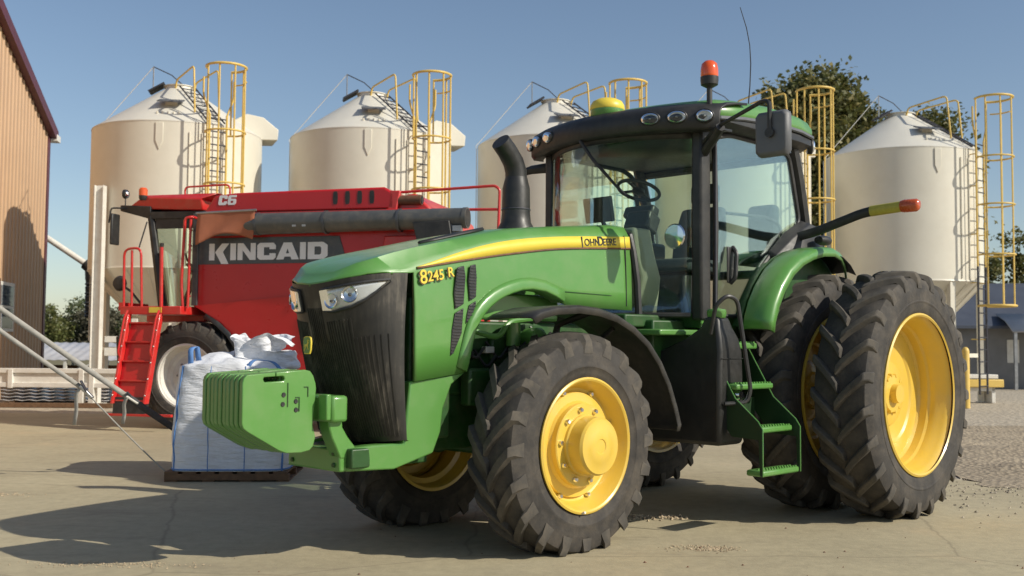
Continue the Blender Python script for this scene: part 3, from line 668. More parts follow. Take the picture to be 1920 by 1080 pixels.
bm = M(); bm.box(.24,.34,-.14,.14,2.66,2.84); bm.obj('headrest', SEATM, se, bevel=.035, seg=3)
M().box(.5,.9,-.2,.2,1.6,2.0).obj('seat_pedestal', BLACK, se, bevel=.03)
m = M(); m.box(.45,1.15,-.50,-.32,2.15,2.30); m.box(.95,1.15,-.50,-.32,1.7,2.15); ar = m.obj('control_console', BLACK, TR, bevel=.03)
m = M(); m.obox((1.28,-.44,2.55),(.05,.3,.22), Matrix.Rotation(rad(12),3,'Y')); m.tube([(1.1,-.42,2.25),(1.26,-.44,2.5)], .02, 8); m.obj('monitor', BLACK, ar, bevel=.01)
m = M(); m.loft([[(.32,.45,z),(.32,.73,z),(.2,.73,z),(.2,.45,z)] for z in (2.16,2.60)]); m.box(.2,.62,.45,.73,2.06,2.155); m.obj('instructor_seat', SEATM, TR, bevel=.05, seg=3)
M().grid([[(x, y, 3.05) for y in (-.78,.78)] for x in (.05,1.5)]).obj('headliner', GREYPL, TR, solid=.02)
# small round mirror and lever inside, grab handle and latch on the door
M().lathe([(0,.012),(.09,.008),(.10,0)], 20, 'x', (1.62,.62,2.22)).obj('cab_work_lamp', CHROME, TR).scale = (1,1,1)
M().tube(bend([(1.22,.87,1.86),(1.22,.915,1.90),(1.20,.915,2.10),(1.19,.87,2.15)], .04), .018, 8).obj('door_latch_handle', BLACK, TR)
M().box(1.17,1.26,.857,.875,1.86,2.15).obj('door_latch', BLACK, TR, bevel=.015)
M().tube(bend([(.30,.80,2.25),(.32,.78,2.42),(.50,.76,2.46),(1.10,.76,2.44)], .06), .014, 8).obj('inner_grab_bar', BLACK, TR)
# ---------------------------------------------------------------- rear fenders
RF = [(1.275,1.50),(1.26,1.58),(1.20,1.71),(1.10,1.85),(.96,1.985),(.80,2.08),(.62,2.145),(.44,2.185),(.24,2.20),(.05,2.18),(-.09,2.12),(-.19,2.04)]
for s in (1, -1):
    rows = []
    for off, y in ((-.02,1.0),(.0,1.02),(.004,1.10),(0,1.17),(-.014,1.23),(-.04,1.25),(-.085,1.252)):
        row = []
        for k, (x, z) in enumerate(RF):
            v = Vector((x, 0, z-.985)).normalized(); yy = y - max(0, (k-8))*.035*(y > 1.1); row.append((x+v.x*off, s*yy, z+v.z*off))
        rows.append(row[::-1] if s > 0 else row)
    f = M().grid(rows).obj('rear_fender', GREEN, TR, smooth=60, solid=.018)
    rows = []
    for off, y in ((-.04,1.0),(-.028,1.15),(-.06,1.225)):
        row = []
        for x, z in RF:
            v = Vector((x, 0, z-.985)).normalized(); row.append((x+v.x*off, s*y, z+v.z*off))
        rows.append(row if s > 0 else row[::-1])
    M().grid(rows).obj('fender_liner', BLACK, f, smooth=60, solid=.006)
    M().prism([(p[0]-.004, p[1]-.004) for p in RF] + [(-.1,1.6),(.4,1.5)], 'y', s*.975, s*.995).obj('fender_inner_panel', DGREEN, f)
    M().prism([(1.16,1.52),(1.05,1.74),(.90,1.92),(.72,2.05),(.5,2.11),(.3,2.13),(.3,2.11),(.5,2.09),(.71,2.03),(.89,1.90),(1.04,1.72),(1.14,1.52)], 'y', s*.845, s*.975).obj('fender_bridge', DGREEN, f, smooth=50)
    lm = M().lathe([(0,.05),(.04,.045),(.055,.0),(.05,-.05),(.02,-.08)], 16, 'x').obj('fender_lamp', BLACK, TR, smooth=60); lm.location = (.13, s*1.08, 2.27); lm.scale = (1.5,1,.8)
    sa = M().tube(bend([(.30,s*.95,2.30),(.30,s*1.12,2.33),(.30,s*1.54,2.455),(.30,s*1.72,2.47),(.30,s*1.74,2.47)], .25), .040, 10, sq=.75).obj('turn_signal_arm', BLACK, TR)
    M().tube([(.30,s*1.60,2.462),(.30,s*1.86,2.478)], .044, 10, sq=.8).obj('signal_reflector', REFLY, sa)
    M().tube([(.30,s*1.855,2.478),(.30,s*1.88,2.479),(.30,s*1.98,2.478),(.30,s*2.0,2.476)], [.046,.052,.051,.036], 12, sq=.85).obj('signal_lens', AMBERD, sa, smooth=60)
# ---------------------------------------------------------------- fuel tank and steps
m = M(); R0 = []
for x0, x1, y0, y1, z in ((1.50,1.80,.46,1.15,.63),(1.49,1.81,.45,1.16,.67),(1.49,1.81,.45,1.16,1.15),(1.50,1.80,.60,1.16,1.32),(1.53,1.80,.85,1.15,1.42),(1.58,1.79,.97,1.13,1.50),(1.62,1.78,1.0,1.12,1.58)):
    R0.append([(x0,y0,z),(x1,y0,z),(x1,y1,z),(x0,y1,z)])
tk = m.loft(R0).obj('fuel_tank', TANKB, TR, bevel=.03, smooth=50, seg=3)
M().lathe([(.062,1.57),(.066,1.575),(.072,1.60),(.072,1.625),(.064,1.635),(.03,1.64),(0,1.655)], 24, 'z', (1.70,1.06,0)).obj('fuel_cap', GREEN, tk)
M().lathe([(0,.05),(.03,.05),(.045,.03),(.05,0)], 18, 'y', (1.60,1.155,1.0)).obj('tank_fitting', CHROME, tk)
M().tube([(1.505,1.163,1.27),(1.63,1.167,1.27),(1.80,1.167,1.27)], .003, 6).obj('tank_seam', BLACK, tk)
m = M(); m.box(1.5,1.78,-1.1,-.45,.63,1.3); m.obj('battery_box', FENDERBLK, TR, bevel=.03)
sp = empty('boarding_steps', TR)
for x in (1.715, 1.19):
    poly = [(.82,1.42),(.95,1.42),(1.22,.98),(1.40,.82),(1.44,.76),(1.44,.40),(1.40,.385),(1.39,.44),(1.38,.70),(1.12,.74),(1.10,.86),(.90,1.1)]
    poly = [(.86,1.42),(.97,1.42),(1.23,.98),(1.42,.82),(1.455,.76),(1.455,.43),(1.435,.43),(1.425,.69),(1.20,.70),(.98,.98)]
    M().prism(poly, 'x', x-.006, x+.006).obj('step_stringer', STEPG, sp, bevel=.003)
    M().tube([(x,1.457,.43),(x,1.457,.765),(x,1.42,.82),(x,1.23,.98),(x,.97,1.42)], .0045, 6).obj('stringer_lit_edge', GREEN, sp)  # full green strip stands in for the lit edge of the darkened stringer
M().box(1.197,1.709,1.06,1.07,.70,.97).obj('step_back_plate', STEPG, sp)
for y0, y1, z, t in ((1.31,1.455,.47,.045),(1.22,1.40,.775,.045),(1.03,1.24,1.085,.045),(.82,1.10,1.39,.05)):
    tr = M().box(1.20,1.705,y0,y1,z-t,z).obj('step_tread', GREEN, sp, bevel=.014)
    m = M()
    for k in range(13):
        for q in (y1-.012, y1-.06): m.box(1.222+k*.0365,1.24+k*.0365,q-.012,q,z,z+.008)
    m.obj('tread_teeth', GREEN, tr)
M().tube(bend([(1.84,1.10,1.45),(1.86,1.16,1.66),(1.80,1.22,1.735),(1.70,1.24,1.70),(1.62,1.30,1.04),(1.64,1.28,.95),(1.78,1.18,.94)], .05), .016, 8).obj('boarding_handrail', BLACK, TR)
# ================================================================ SILOS
R_S, Z_E, Z_B = 1.967, 6.34, 3.06
ZA = 7.46; SLP = (ZA-6.345)/(1.973-.36)
def make_silo():
    sl = thing('silo', '', 'silo', (0,0,0), 0, 'row of cream hopper-bottom silos')
    pr = [(R_S+.012, Z_B-.03),(R_S, Z_B)]
    pr += [(R_S, Z_B+.02),(R_S, Z_E-.01)]
    M().lathe(pr, 96).obj('silo_wall', CREAM, sl, smooth=30)
    rf = M().lathe([(R_S+.006, Z_E-.02),(R_S+.006, Z_E+.004),(.36, ZA),(.35, ZA+.07)], 96).obj('roof', ROOFW, sl, smooth=25)
    for k in range(0):
        a = 2*PI*k/24+.1; p = Vector((math.cos(a), math.sin(a), 0))
        o = M().tube([p*(R_S+.01)+Vector((0,0,Z_E)), p*.4+Vector((0,0,ZA-.03))], .007, 4).obj('roof_seam', ROOFW, rf) if k == 0 else None
        if k == 0: s0 = o
        else: o = s0.copy(); COL.objects.link(o); o.parent = rf; o.rotation_euler = (0, 0, 2*PI*k/24)
    hp = M().lathe([(R_S+.012, Z_B-.03),(R_S-.02, Z_B-.06),(.24, 1.22),(.24, 1.05)], 96).obj('hopper', CREAM, sl, smooth=30)
    for k in range(24):
        if k == 0: s1 = M().tube([(R_S-.03, 0, Z_B-.08),(.26, 0, 1.24)], .012, 4).obj('hopper_seam', CREAM, hp)
        else: o = s1.copy(); COL.objects.link(o); o.parent = hp; o.rotation_euler = (0, 0, 2*PI*k/24)
    M().box(-.22,.22,-.22,.22,.93,1.06).obj('discharge_gate', DSTEEL, hp, bevel=.01)
    l0 = None
    for k in range(6):
        if l0 is None:
            m = M(); m.box(R_S-.16,R_S-.02,-.075,.075,.02,Z_B+.02); m.box(R_S-.2,R_S+.03,-.12,.12,0,.02); o = l0 = m.obj('leg', CREAM, sl)
        else: o = l0.copy(); COL.objects.link(o); o.parent = sl
        o.rotation_euler = (0, 0, rad(-48.5+35)+k*PI/3)
    for z in (1.2,):
        M().lathe([(R_S-.10, z-.05),(R_S-.06, z-.05),(R_S-.06, z+.05),(R_S-.10, z+.05),(R_S-.10, z-.05)], 6, a0=rad(-13.5)).obj('leg_ring_beam', CREAM, sl, smooth=0)
    # lid, post and cable: everything below is laid out with the ladder on local +X, then turned
    T = empty('top_fittings', sl)
    M().lathe([(.36,ZA+.06),(.38,ZA+.07),(.38,ZA+.09),(.2,ZA+.12),(0,ZA+.13)], 32).obj('fill_cap', ROOFW, sl)
    bpy.data.objects.remove(T)
    def pol(a, r, z): a = rad(a); return Vector((r*math.cos(a), r*math.sin(a), z))   # a measured from +X
    AL = -48.7                                                           # ladder direction
    d = pol(AL, 1, 0); t = Vector((-d.y, d.x, 0)); up = Vector((0,0,1))
    base = d*(R_S+.14)
    ld = M()
    for s in (-1, 1):
        ld.tube([base+t*.21*s+up*.25, base+t*.21*s+up*6.55], .026, 6)
    for z in (1.6, 3.0, 4.2, 5.4, 6.2):
        for s in (-1, 1): ld.tube([base+t*.21*s+up*z, base+t*.21*s-d*.19+up*z], .014, 5)
    lo = ld.obj('ladder', SAFETY, sl)
    for s in (-1, 1): M().tube([base+t*.21*s+up*.25, base+t*.21*s+up*3.4], .0275, 6).obj('lower_ladder_rail', DSTEEL, lo)
    r0 = None
    for k in range(21):
        if r0 is None: o = r0 = M().tube([base-t*.21, base+t*.21], .016, 6).obj('rung', DSTEEL, lo)
        else: o = r0.copy(); COL.objects.link(o); o.parent = lo
        o.location = (0, 0, .45+.30*k)
    cc = base+d*.36; cr = .44
    cg = M()
    def arc(a0, a1, z, n=18): return [cc+(d*math.cos(a)+t*math.sin(a))*cr+up*z for a in [a0+(a1-a0)*i/n for i in range(n+1)]]
    cg.tube([base+t*.21+up*2.42]+arc(rad(125), -rad(125), 2.42)+[base-t*.21+up*2.42], .03, 6)
    cgo = cg.obj('cage_foot_ring', SAFETY, sl, smooth=60)
    for z in (3.67, 4.9, 6.08):
        M().tube([base+t*.21+up*z]+arc(rad(120), -rad(120), z)+[base-t*.21+up*z], .022, 6).obj('cage_hoop', SAFETY, cgo, smooth=60)
    M().tube(arc(rad(140), -rad(140), 7.56), .030, 6).obj('cage_hoop', SAFETY, cgo, smooth=60)
    for a in (-138, -92, -46, 0, 46, 92, 138):
        v = d*math.cos(rad(a))+t*math.sin(rad(a)); z0 = 2.42 if abs(a) < 120 else 6.08
        M().tube([cc+v*(cr-.012)+up*z0, cc+v*(cr-.012)+up*7.56], .021, 6, sq=.6).obj('cage_bar', SAFETY, cgo)
    # short rail joining cage top and walk-through
    M().tube([cc+(d*math.cos(2.2)+t*math.sin(2.2))*cr+up*7.25]+[cc+(d*math.cos(a)+t*math.sin(a))*cr+up*7.25 for a in (1.8,1.4,1.0)], .018, 6).obj('cage_hoop', SAFETY, cgo)
    # hand rails up to the roof: two bent yellow tubes each side
    for s in (-1, 1):
        tt = t*.30*s
        M().tube(bend([d*.30+tt*.8+up*(ZA-.02), d*.36+tt*.8+up*(ZA+.17), d*1.42+tt+up*7.76, d*1.52+tt+up*6.66], .12), .022, 7).obj('roof_handrail', SAFETY, sl, smooth=60)
        M().tube(bend([base+t*.21*s+up*6.52, base+t*.24*s+up*6.62, base+t*.37*s+up*6.95, base+t*.37*s+up*7.36], .10), .022, 7).obj('walkthrough_rail', SAFETY, sl, smooth=60)
    rl = M()
    def rp(r, o, h=.07): return d*r+t*o+up*(ZA-(r-.36)*SLP+h)
    for s in (-1, 1): rl.tube([rp(.45, .20*s), rp(R_S+.05, .20*s)], .02, 6)
    ro = rl.obj('roof_ladder', DSTEEL, sl)
    q0 = None
    for k in range(8):
        o = M().tube([rp(.55+.19*k, -.20), rp(.55+.19*k, .20)], .014, 5).obj('roof_ladder_rung', DSTEEL, ro)
    # opened lid on the left of the peak with its lever post and cable
    LA = -48.7-120; e = pol(LA, 1, 0); et = Vector((-e.y, e.x, 0))
    Rm = Matrix((e*math.cos(.55)-up*math.sin(.55), et, e*math.sin(.55)+up*math.cos(.55))).transposed()
    m = M(); m.obox(e*.52+up*(ZA+.03), (.42,.44,.03), Rm); lid = m.obj('lid', DSTEEL, sl, bevel=.008)
    m = M()
    for s in (-1, 0, 1): m.tube([e*.35+et*.17*s+up*(ZA+.16), e*.72+et*.17*s+up*(ZA-.07)], .014, 5)
    m.obj('lid_strut', DSTEEL, lid)
    M().tube([e*.62+up*(ZA-.05), e*.62+up*8.03], .016, 6).obj('lever_post', STEEL, lid)
    M().tube([e*.62+up*8.02, e*.2+up*(ZA+.38), -e*.15+up*(ZA+.08)], .013, 6).obj('lever_arm', DSTEEL, lid)
    g = pol(LA-8, 1, 0)
    M().tube([e*.62+up*8.02, g*(R_S+.05)+up*(Z_E+.03), g*(R_S+.03)+up*(Z_E-.05), g*(R_S+.03)+up*1.4], .010, 5).obj('lid_cable', WHITEP, lid)
    # inspection hatch on the roof facing the yard
    HA = -48.7-32; h = pol(HA, 1, 0); ht = Vector((-h.y, h.x, 0))
    Rh = Matrix((h*math.cos(.30)-up*math.sin(.30), ht, h*math.sin(.30)+up*math.cos(.30))).transposed()
    ha = M().obox(h*1.32+up*6.925, (.44,.56,.03), Rh).obj('roof_hatch', GREYPL, sl, bevel=.006)
    m = M(); m.obox(h*1.20+up*6.86, (.16,.26,.16), Rh); m.obj('hatch_collar', CREAM, ha)
    m = M()
    for k in range(5): m.tube([h*1.66+ht*(.24-.12*k)+up*6.54, h*1.66+ht*(.24-.12*k)+up*6.60], .024, 6)
    stuff(m.obj('roof_vent_knob', CREAM, ha))
    # fill hood at the back right
    CA = -48.7+70; c = pol(CA, 1, 0); ct = Vector((-c.y, c.x, 0))
    pf = [(1.25,6.42),(1.25,6.78),(1.55,6.96),(1.95,6.90),(2.32,6.62),(2.30,6.36),(1.95,6.34)]
    m = M().prism(pf, 'y', -.42, .42); m.v = [tuple(c*x+ct*y+up*z) for x, y, z in m.v]
    m.obj('fill_hood', CREAM, sl, bevel=.02)
    # pointed raised plate below the eave
    PA = -48.7-36; p = pol(PA, 1, 0); pt = Vector((-p.y, p.x, 0))
    m = M().prism([(-.08,0),(-.08,-.42),(0,-.62),(.09,-.42),(.09,0)], 'y', 0, .02); m.v = [tuple(p*(R_S+.002+y)+pt*x+up*(Z_E-.05+z)) for x, y, z in m.v]
    m.obj('eave_plate', CREAM, sl, bevel=.008)
    # two thin conduits down the wall
    for a in (-58, -66):
        v = pol(AL+a+58-9, R_S+.02, 0); M().tube([v+up*6.1, v+up*3.1], .014, 6).obj('conduit', CREAM, sl)
    return sl
s1 = Vector((-8.091, 25.46, 0)); stp = Vector((4.5834, .5892, 0))
labs = ['cream hopper silo at the left end of the row, standing behind the red combine cab',
        'cream hopper silo second from the left, rising above the red combine body',
        'cream hopper silo in the middle of the row, behind the tractor exhaust stack and windscreen',
        'cream hopper silo second from the right, mostly hidden behind the tractor cab',
        'cream hopper silo at the right end of the row, above the dual rear wheels']
s0 = make_silo()
for i in range(5):
    o = s0 if i == 0 else copy_tree(s0)
    o.location = s1+stp*i; o['label'] = labs[i]
# ================================================================ COMBINE (x forward, y left, z up; origin under the front axle)
CB = thing('combine_harvester', 'red plot combine harvester with black unloading auger parked behind the tractor', 'combine harvester', (-4.813, 18.11, 0), 2.8966)
side = [(-.06,1.95),(-.07,2.82),(-.12,3.42),(-3.9,3.42),(-4.2,3.0),(-4.3,1.0),(-3.9,.80),(-1.05,.80),(-1.01,.98),(-.95,1.17),(-.86,1.33),(-.72,1.52),(-.53,1.68),(-.30,1.82)]
bd_ = empty('body', CB)
M().prism(side, 'y', .2, 1.29).obj('side_panel', RED, bd_, bevel=.02)
M().prism(side, 'y', -1.29, -.2).obj('side_panel', RED, bd_, bevel=.02)
# lower side skin flares out below a crease
M().loft([[(-.10,1.292,1.95),(-4.2,1.292,2.30),(-4.25,1.25,1.05),(-1.0,1.25,1.0),(-.60,1.285,1.66)][::-1],[(-.10,1.312,1.95),(-4.2,1.345,2.30),(-4.25,1.27,1.05),(-1.0,1.27,1.0),(-.60,1.30,1.66)][::-1]]).obj('lower_skin', RED, bd_, smooth=0)
M().prism([(-.2,3.42),(-.39,3.70),(-.75,3.735),(-3.25,3.76),(-3.42,3.66),(-3.42,3.42)], 'y', -1.24, 1.27).obj('grain_tank', RED, bd_, bevel=.03)
M().prism([(-3.42,3.4),(-3.42,3.62),(-3.72,3.66),(-4.0,3.40),(-4.1,3.0),(-3.6,3.0)], 'y', -1.1, 1.18).obj('rear_hood', REDL, bd_, bevel=.03)
m = M()
for x in (-2.46,-2.66,-2.86,-3.06):
    z = 3.61; s0_ = [(x+.05*math.cos(a)*.8 , z+.125*max(-.8, min(.8, math.sin(a)*1.3))) for a in [2*PI*i/14 for i in range(14)]]
    M().prism(s0_, 'y', 1.262, 1.275).obj('louvre_opening', BLACK, bd_)
M().tube([(-3.30,1.18,3.56),(-3.85,1.22,3.55)], .075, 14).obj('exhaust_pipe', RUST, bd_)
M().tube([(-3.83,1.22,3.55),(-3.86,1.22,3.55)], .06, 14).obj('exhaust_mouth', BLACK, bd_)
M().prism([(-3.35,3.70),(-3.30,3.35),(-3.45,3.10),(-3.6,3.10),(-3.45,3.35),(-3.52,3.70)], 'y', 1.20, 1.27).obj('pivot_bracket', REDL, bd_, bevel=.02)
M().prism([(-3.3,3.0),(-4.15,3.0),(-4.3,2.2),(-3.2,2.2)], 'y', 1.29, 1.36).obj('rear_side_door', REDL, bd_, bevel=.02)
M().prism([(-.13,2.60),(-.13,3.02),(-2.55,3.02),(-2.68,2.61)], 'y', 1.291, 1.302).obj('name_band', CHAR, bd_, bevel=.003)
M().box(-3.3,-.15,1.20,1.285,3.02,3.42).obj('auger_recess', BLACK, bd_)
M().box(-.15,-.05,1.20,1.32,1.95,3.42).obj('front_edge_post', CHAR, bd_, bevel=.01)
# block letters of the name
def letter(x, strokes, z0=2.665, h=.265, w=.3):
    m = M()
    for poly in strokes: m.prism([(x-px*w, z0+pz*h) for px, pz in poly], 'y', 1.3025, 1.307)
    return m.obj('name_letter', WLET, bd_)
bar = lambda x0, x1, z0, z1: [(x0,z0),(x1,z0),(x1,z1),(x0,z1)]
NC = [(1,.62),(1,.86),(.88,1),(.14,1),(0,.86),(0,.14),(.14,0),(.88,0),(1,.14),(1,.38),(.66,.38),(.66,.26),(.36,.26),(.36,.74),(.66,.74),(.66,.62)]
letter(-.34, [bar(0,.33,0,1), [(.37,.48),(.78,1),(1.22,1),(.84,.5),(1.2,-.22),(.76,-.22)]], w=.285)
letter(-.71, [bar(0,.36,0,1)], w=.27)
letter(-.835, [[(0,0),(0,1),(.34,1),(.78,.42),(.78,1),(1.08,1),(1.08,0),(.74,0),(.30,.58),(.30,0)]], w=.29)
letter(-1.175, [NC], w=.315)
letter(-1.50, [[(0,0),(.34,1),(.72,1),(1.06,0),(.72,0),(.67,.17),(.53,.17),(.53,.36),(.61,.36),(.53,.66),(.45,.36),(.53,.36),(.53,.17),(.39,.17),(.34,0)]], w=.36)
letter(-1.90, [bar(0,.36,0,1)], w=.27)
letter(-2.03, [[(0,0),(0,1),(.78,1),(1,.82),(1,.18),(.78,0),(.5,0),(.5,.26),(.62,.26),(.68,.34),(.68,.66),(.62,.74),(.34,.74),(.34,.26),(.5,.26),(.5,0)]], w=.33)
SIX = [(0,.14),(0,.86),(.14,1),(.95,1),(.95,.78),(.34,.78),(.34,.62),(.86,.62),(1,.5),(1,.14),(.86,0),(.5,0),(.5,.2),(.66,.2),(.66,.42),(.34,.42),(.34,.2),(.5,.2),(.5,0),(.14,0)]
for x0, sh in ((-.46, NC), (-.62, SIX)):
    m = M().prism([(x0-(px+.16*pz)*.145, 3.545+pz*.155) for px, pz in sh], 'y', 1.272, 1.277); m.obj('model_letter', WLET, bd_)
# folded auger with spout
au = empty('unloading_auger', CB)
pts = [(-1.0,1.42,3.21),(-4.55,1.50,3.22)]
M().tube([(-.30,1.40,3.21),(-4.62,1.50,3.225)], [.175,.150], 28).obj('auger_tube', TUBEG, au, smooth=60)
M().tube([(-4.60,1.50,3.225),(-4.66,1.50,3.225)], .158, 28).obj('auger_end_ring', TUBEG, au)
M().tube([(-4.655,1.50,3.225),(-4.664,1.50,3.225)], .135, 24).obj('auger_mouth', BLACK, au)
for x in (-1.25,-2.4,-3.6): M().lathe([(.170,-.02),(.178,-.02),(.178,.02),(.170,.02)], 28, 'x', (x, 1.40+.10*(-.3-x)/4.3, 3.212)).obj('auger_band', CHAR, au)
M().prism([(-3.85,3.16),(-4.42,3.18),(-4.50,2.72),(-3.98,2.66)], 'y', 1.34, 1.66).obj('auger_spout', BLACK, au, bevel=.012)
M().prism([(-4.40,3.16),(-4.52,3.05),(-4.60,2.80),(-4.50,2.72)], 'y', 1.36, 1.62).obj('spout_flap', GREYPL, au)
M().box(-4.60,-4.47,1.55,1.65,3.02,3.10).obj('spout_latch', STEEL, au)
for k in range(2): M().box(-1.96-.16*k,-1.90-.16*k,1.56,1.60,3.14,3.17).obj('auger_bolt_tab', STEEL, au)
# faded canvas hung over the auger hinge
rows = []
for j in range(13):
    v = j/12; row = []
    for i in range(15):
        u = i/14; x = -.30-.98*u + .07*v*u; z = 3.375+.03*u - v*(.50-.13*math.sin(PI*u)-.06*u) 
        y = 1.60 + .035*math.sin(u*9+v*3)*v + .05*math.sin(u*4+1)*v
        row.append((x, y, z))
    rows.append(row)
M().grid(rows).obj('canvas_flap', CANVAS, CB, smooth=80, solid=.006)
M().tube([(-.27,1.60,3.38),(-1.30,1.60,3.41)], .018, 8).obj('canvas_rod', STEEL, CB)
# wheels
def cwheel(y, x, R, W, rim, s, nm, nl=20):
    w = empty(nm, CB, (x, y, R-.04), (0, 0, 0 if s > 0 else PI))
    tyre_obj(w, 0, R, W, rim, nl, 1 if s > 0 else -1, .045, R-.04, .055)
    o = M().lathe([(rim-.01,-W*.42),(rim+.02,-W*.42),(rim-.04,-W*.3),(rim-.06,.0),(.2,.0),(.2,.03),(rim-.16,.03),(rim-.13,.06),(rim-.07,.06),(rim-.05,W*.28),(rim-.03,W*.36),(rim-.015,W*.37),(rim,W*.43),(rim+.02,W*.43),(rim+.015,W*.45),(rim-.012,W*.45),(rim-.03,W*.40)], 48, 'y').obj('rim', WHITEP, w, smooth=30)
    M().lathe([(.2,.0),(.19,.12),(.15,.14),(0,.14)], 24, 'y').obj('hub', WHITEP, w)
    b0 = None
    for k in range(8):
        if b0 is None: q = b0 = bolt_mesh().obj('wheel_bolt', STEEL, w)
        else: q = b0.copy(); COL.objects.link(q); q.parent = w
        a = 2*PI*k/8; q.location = (.25*math.sin(a), .03, .25*math.cos(a))
for s in (1, -1):
    cwheel(s*1.13, 0, .875, .50, .50, s, 'front_wheel')
    cwheel(s*1.0, -3.3, .55, .34, .30, s, 'rear_wheel', 16)
m = M(); m.tube([(0,-1.1,.83),(0,1.1,.83)], .12, 12); m.tube([(-3.3,-1,.51),(-3.3,1,.51)], .08, 10); m.box(-4.1,.4,-.6,.6,.9,1.2); m.obj('chassis', CHAR, CB)
# wheel arch rim
ar = [(-.30,1.80),(-.53,1.67),(-.72,1.51),(-.86,1.32),(-.95,1.16),(-1.01,.97),(-1.05,.8)]
M().grid([[(x-.02, 1.315, z+.02) for x, z in ar], [(x+.03, 1.315, z-.03) for x, z in ar], [(x+.03, .85, z-.03) for x, z in ar]]).obj('wheel_arch', BLACK, CB, solid=.015, smooth=60)
# cab
cb = empty('cab', CB)
m = M(); m.loft([[(1.05,-.85,z),(1.05,.85,z),(-.05,.88,z),(-.05,-.88,z)] for z in (1.70,1.95)]); m.obj('cab_base', REDL, cb, bevel=.02)
M().loft([[(1.50,-.80,3.60),(1.50,.80,3.60),(.0,.95,3.52),(.0,-.95,3.52)],[(1.30,-.80,3.77),(1.20,.84,3.78),(.0,1.02,3.70),(.0,-1.02,3.70)],[(1.15,-.76,3.80),(1.12,.80,3.81),(-.25,.9,3.80),(-.25,-.9,3.80)]]).obj('cab_roof', REDL, cb, bevel=.02)
M().loft([[(1.62,-.82,3.56),(1.62,.82,3.56),(1.0,.86,3.40),(1.0,-.86,3.40)],[(1.62,-.82,3.66),(1.62,.82,3.66),(1.0,.88,3.62),(1.0,-.88,3.62)]]).obj('roof_visor', BLACK, cb, bevel=.02)
M().box(-.04,1.0,-.9,.9,3.40,3.52).obj('roof_frame', BLACK, cb, bevel=.01)
for s in (1, -1):
    M().tube([(1.0,s*.85,3.45),(.82,s*.85,2.4),(.74,s*.85,1.95)], [.07,.08,.09], 8, sq=.8).obj('front_pillar', BLACK, cb)
    M().tube([(.02,s*.9,3.45),(.02,s*.9,1.95)], .05, 8).obj('rear_pillar', BLACK, cb)
    M().prism([(.92,3.42),(.70,1.97),(.05,1.97),(.05,3.42)], 'y', s*.87, s*.875).obj('side_glass', GLASS, cb, smooth=0)
    M().box(.06,.9,s*.86-.02,s*.86+.02,3.24,3.41).obj('glass_header', BLACK, cb)
yy = [-.82+1.64*i/12 for i in range(13)]
M().grid([[(x0+.35*(1-(y/.82)**2), y, z) for y in yy] for x0, z in ((.76,1.95),(.86,2.5),(1.02,3.45))]).obj('windscreen', GLASS, cb, smooth=60)
M().tube([(.72,.3,1.95),(.60,.1,2.55)], .045, 8).obj('steering_column', BLACK, cb)
o = M().lathe([(.19+.015*math.cos(a), .015*math.sin(a)) for a in [2*PI*i/8 for i in range(9)]], 24).obj('steering_wheel', BLACK, cb); o.location = (.58,.1,2.62); o.rotation_euler = (0, rad(-30), 0)
m = M(); m.box(-.02,.14,-.22,.22,2.2,2.95); m.box(0,.5,-.22,.22,2.1,2.25); m.obj('driver_seat', SEATM, cb, bevel=.05)
m = M(); m.tube([(.30,.55,1.95),(.30,.55,2.55)], .05, 8); m.box(.2,.42,.45,.65,2.5,2.62); m.tube(bend([(.35,.6,2.6),(.48,.6,2.75),(.50,.6,2.85)], .05), .02, 6); m.obj('control_lever', BLACK, cb)
# platform, ladder and rails
pl = M().box(-.05,1.02,.88,1.62,1.80,1.93).obj('platform', REDL, CB, bevel=.012)
M().box(.28,.50,1.62,1.626,1.83,1.915).obj('warning_sticker', DECAL, pl)
m = M().box(.98,1.06,.9,1.6,1.86,1.99); m.obj('platform_toe_board', REDL, pl)
la = empty('ladder', CB)
for dx in (0, .56):
    m = M().prism([(1.56,1.80),(1.66,1.80),(2.02,.42),(1.90,.42)], 'x', .30+dx-.02, .30+dx+.02); m.obj('ladder_side', REDL, la, bevel=.008)
    for zz in (.55,.80,1.05,1.30,1.55):
        q = M().lathe([(0,.006),(.012,.005),(.015,0)], 8, 'y').obj('ladder_bolt', STEEL, la); q.location = (.30+dx, 1.665+.263*(1.80-zz), zz)
    M().tube(bend([(.30+dx,1.66,1.86),(.30+dx,1.74,1.74),(.30+dx,1.88,1.2),(.30+dx,1.80,1.1)], .06), .016, 8).obj('ladder_grab', REDL, la)
for k in range(5):
    z = .48+.30*k; y = 1.99-.26*(z-.42)
    M().box(.33,.83,y-.16,y-.01,z-.025,z).obj('ladder_step', REDL, la, bevel=.006)
M().prism([(1.60,1.66),(1.54,1.66),(1.86,.46),(1.93,.46)], 'x', .33, .83).obj('ladder_back_plate', RED, la)
M().prism([(1.86,.52),(1.95,.52),(1.98,.25),(1.90,.25)], 'x', .30, .86).obj('ladder_kick_plate', BLACK, la)
M().box(-.15,.95,1.92,1.98,.23,.27).obj('ladder_foot_bar', REDL, la, bevel=.006)
M().prism([(1.5,1.5),(1.35,.3),(1.6,.25),(1.75,1.45)], 'x', .90, 1.0).obj('ladder_side_guard', BLACK, la, bevel=.02)
def rail(name, pts, r=.02, mt=REDL): return M().tube(bend(pts, .12), r, 8).obj(name, mt, CB, smooth=60)
rail('platform_handrail', [(.98,1.58,1.9),(1.0,1.58,2.84),(.70,1.58,2.86),(.66,1.58,1.9)]); rail('platform_handrail', [(.84,1.58,1.9),(.86,1.58,2.82)])
rail('access_handrail', [(-.02,1.50,1.9),(.02,1.50,2.3),(-.03,1.52,3.32),(-.14,1.50,3.34),(-.12,1.35,3.34)], .024)
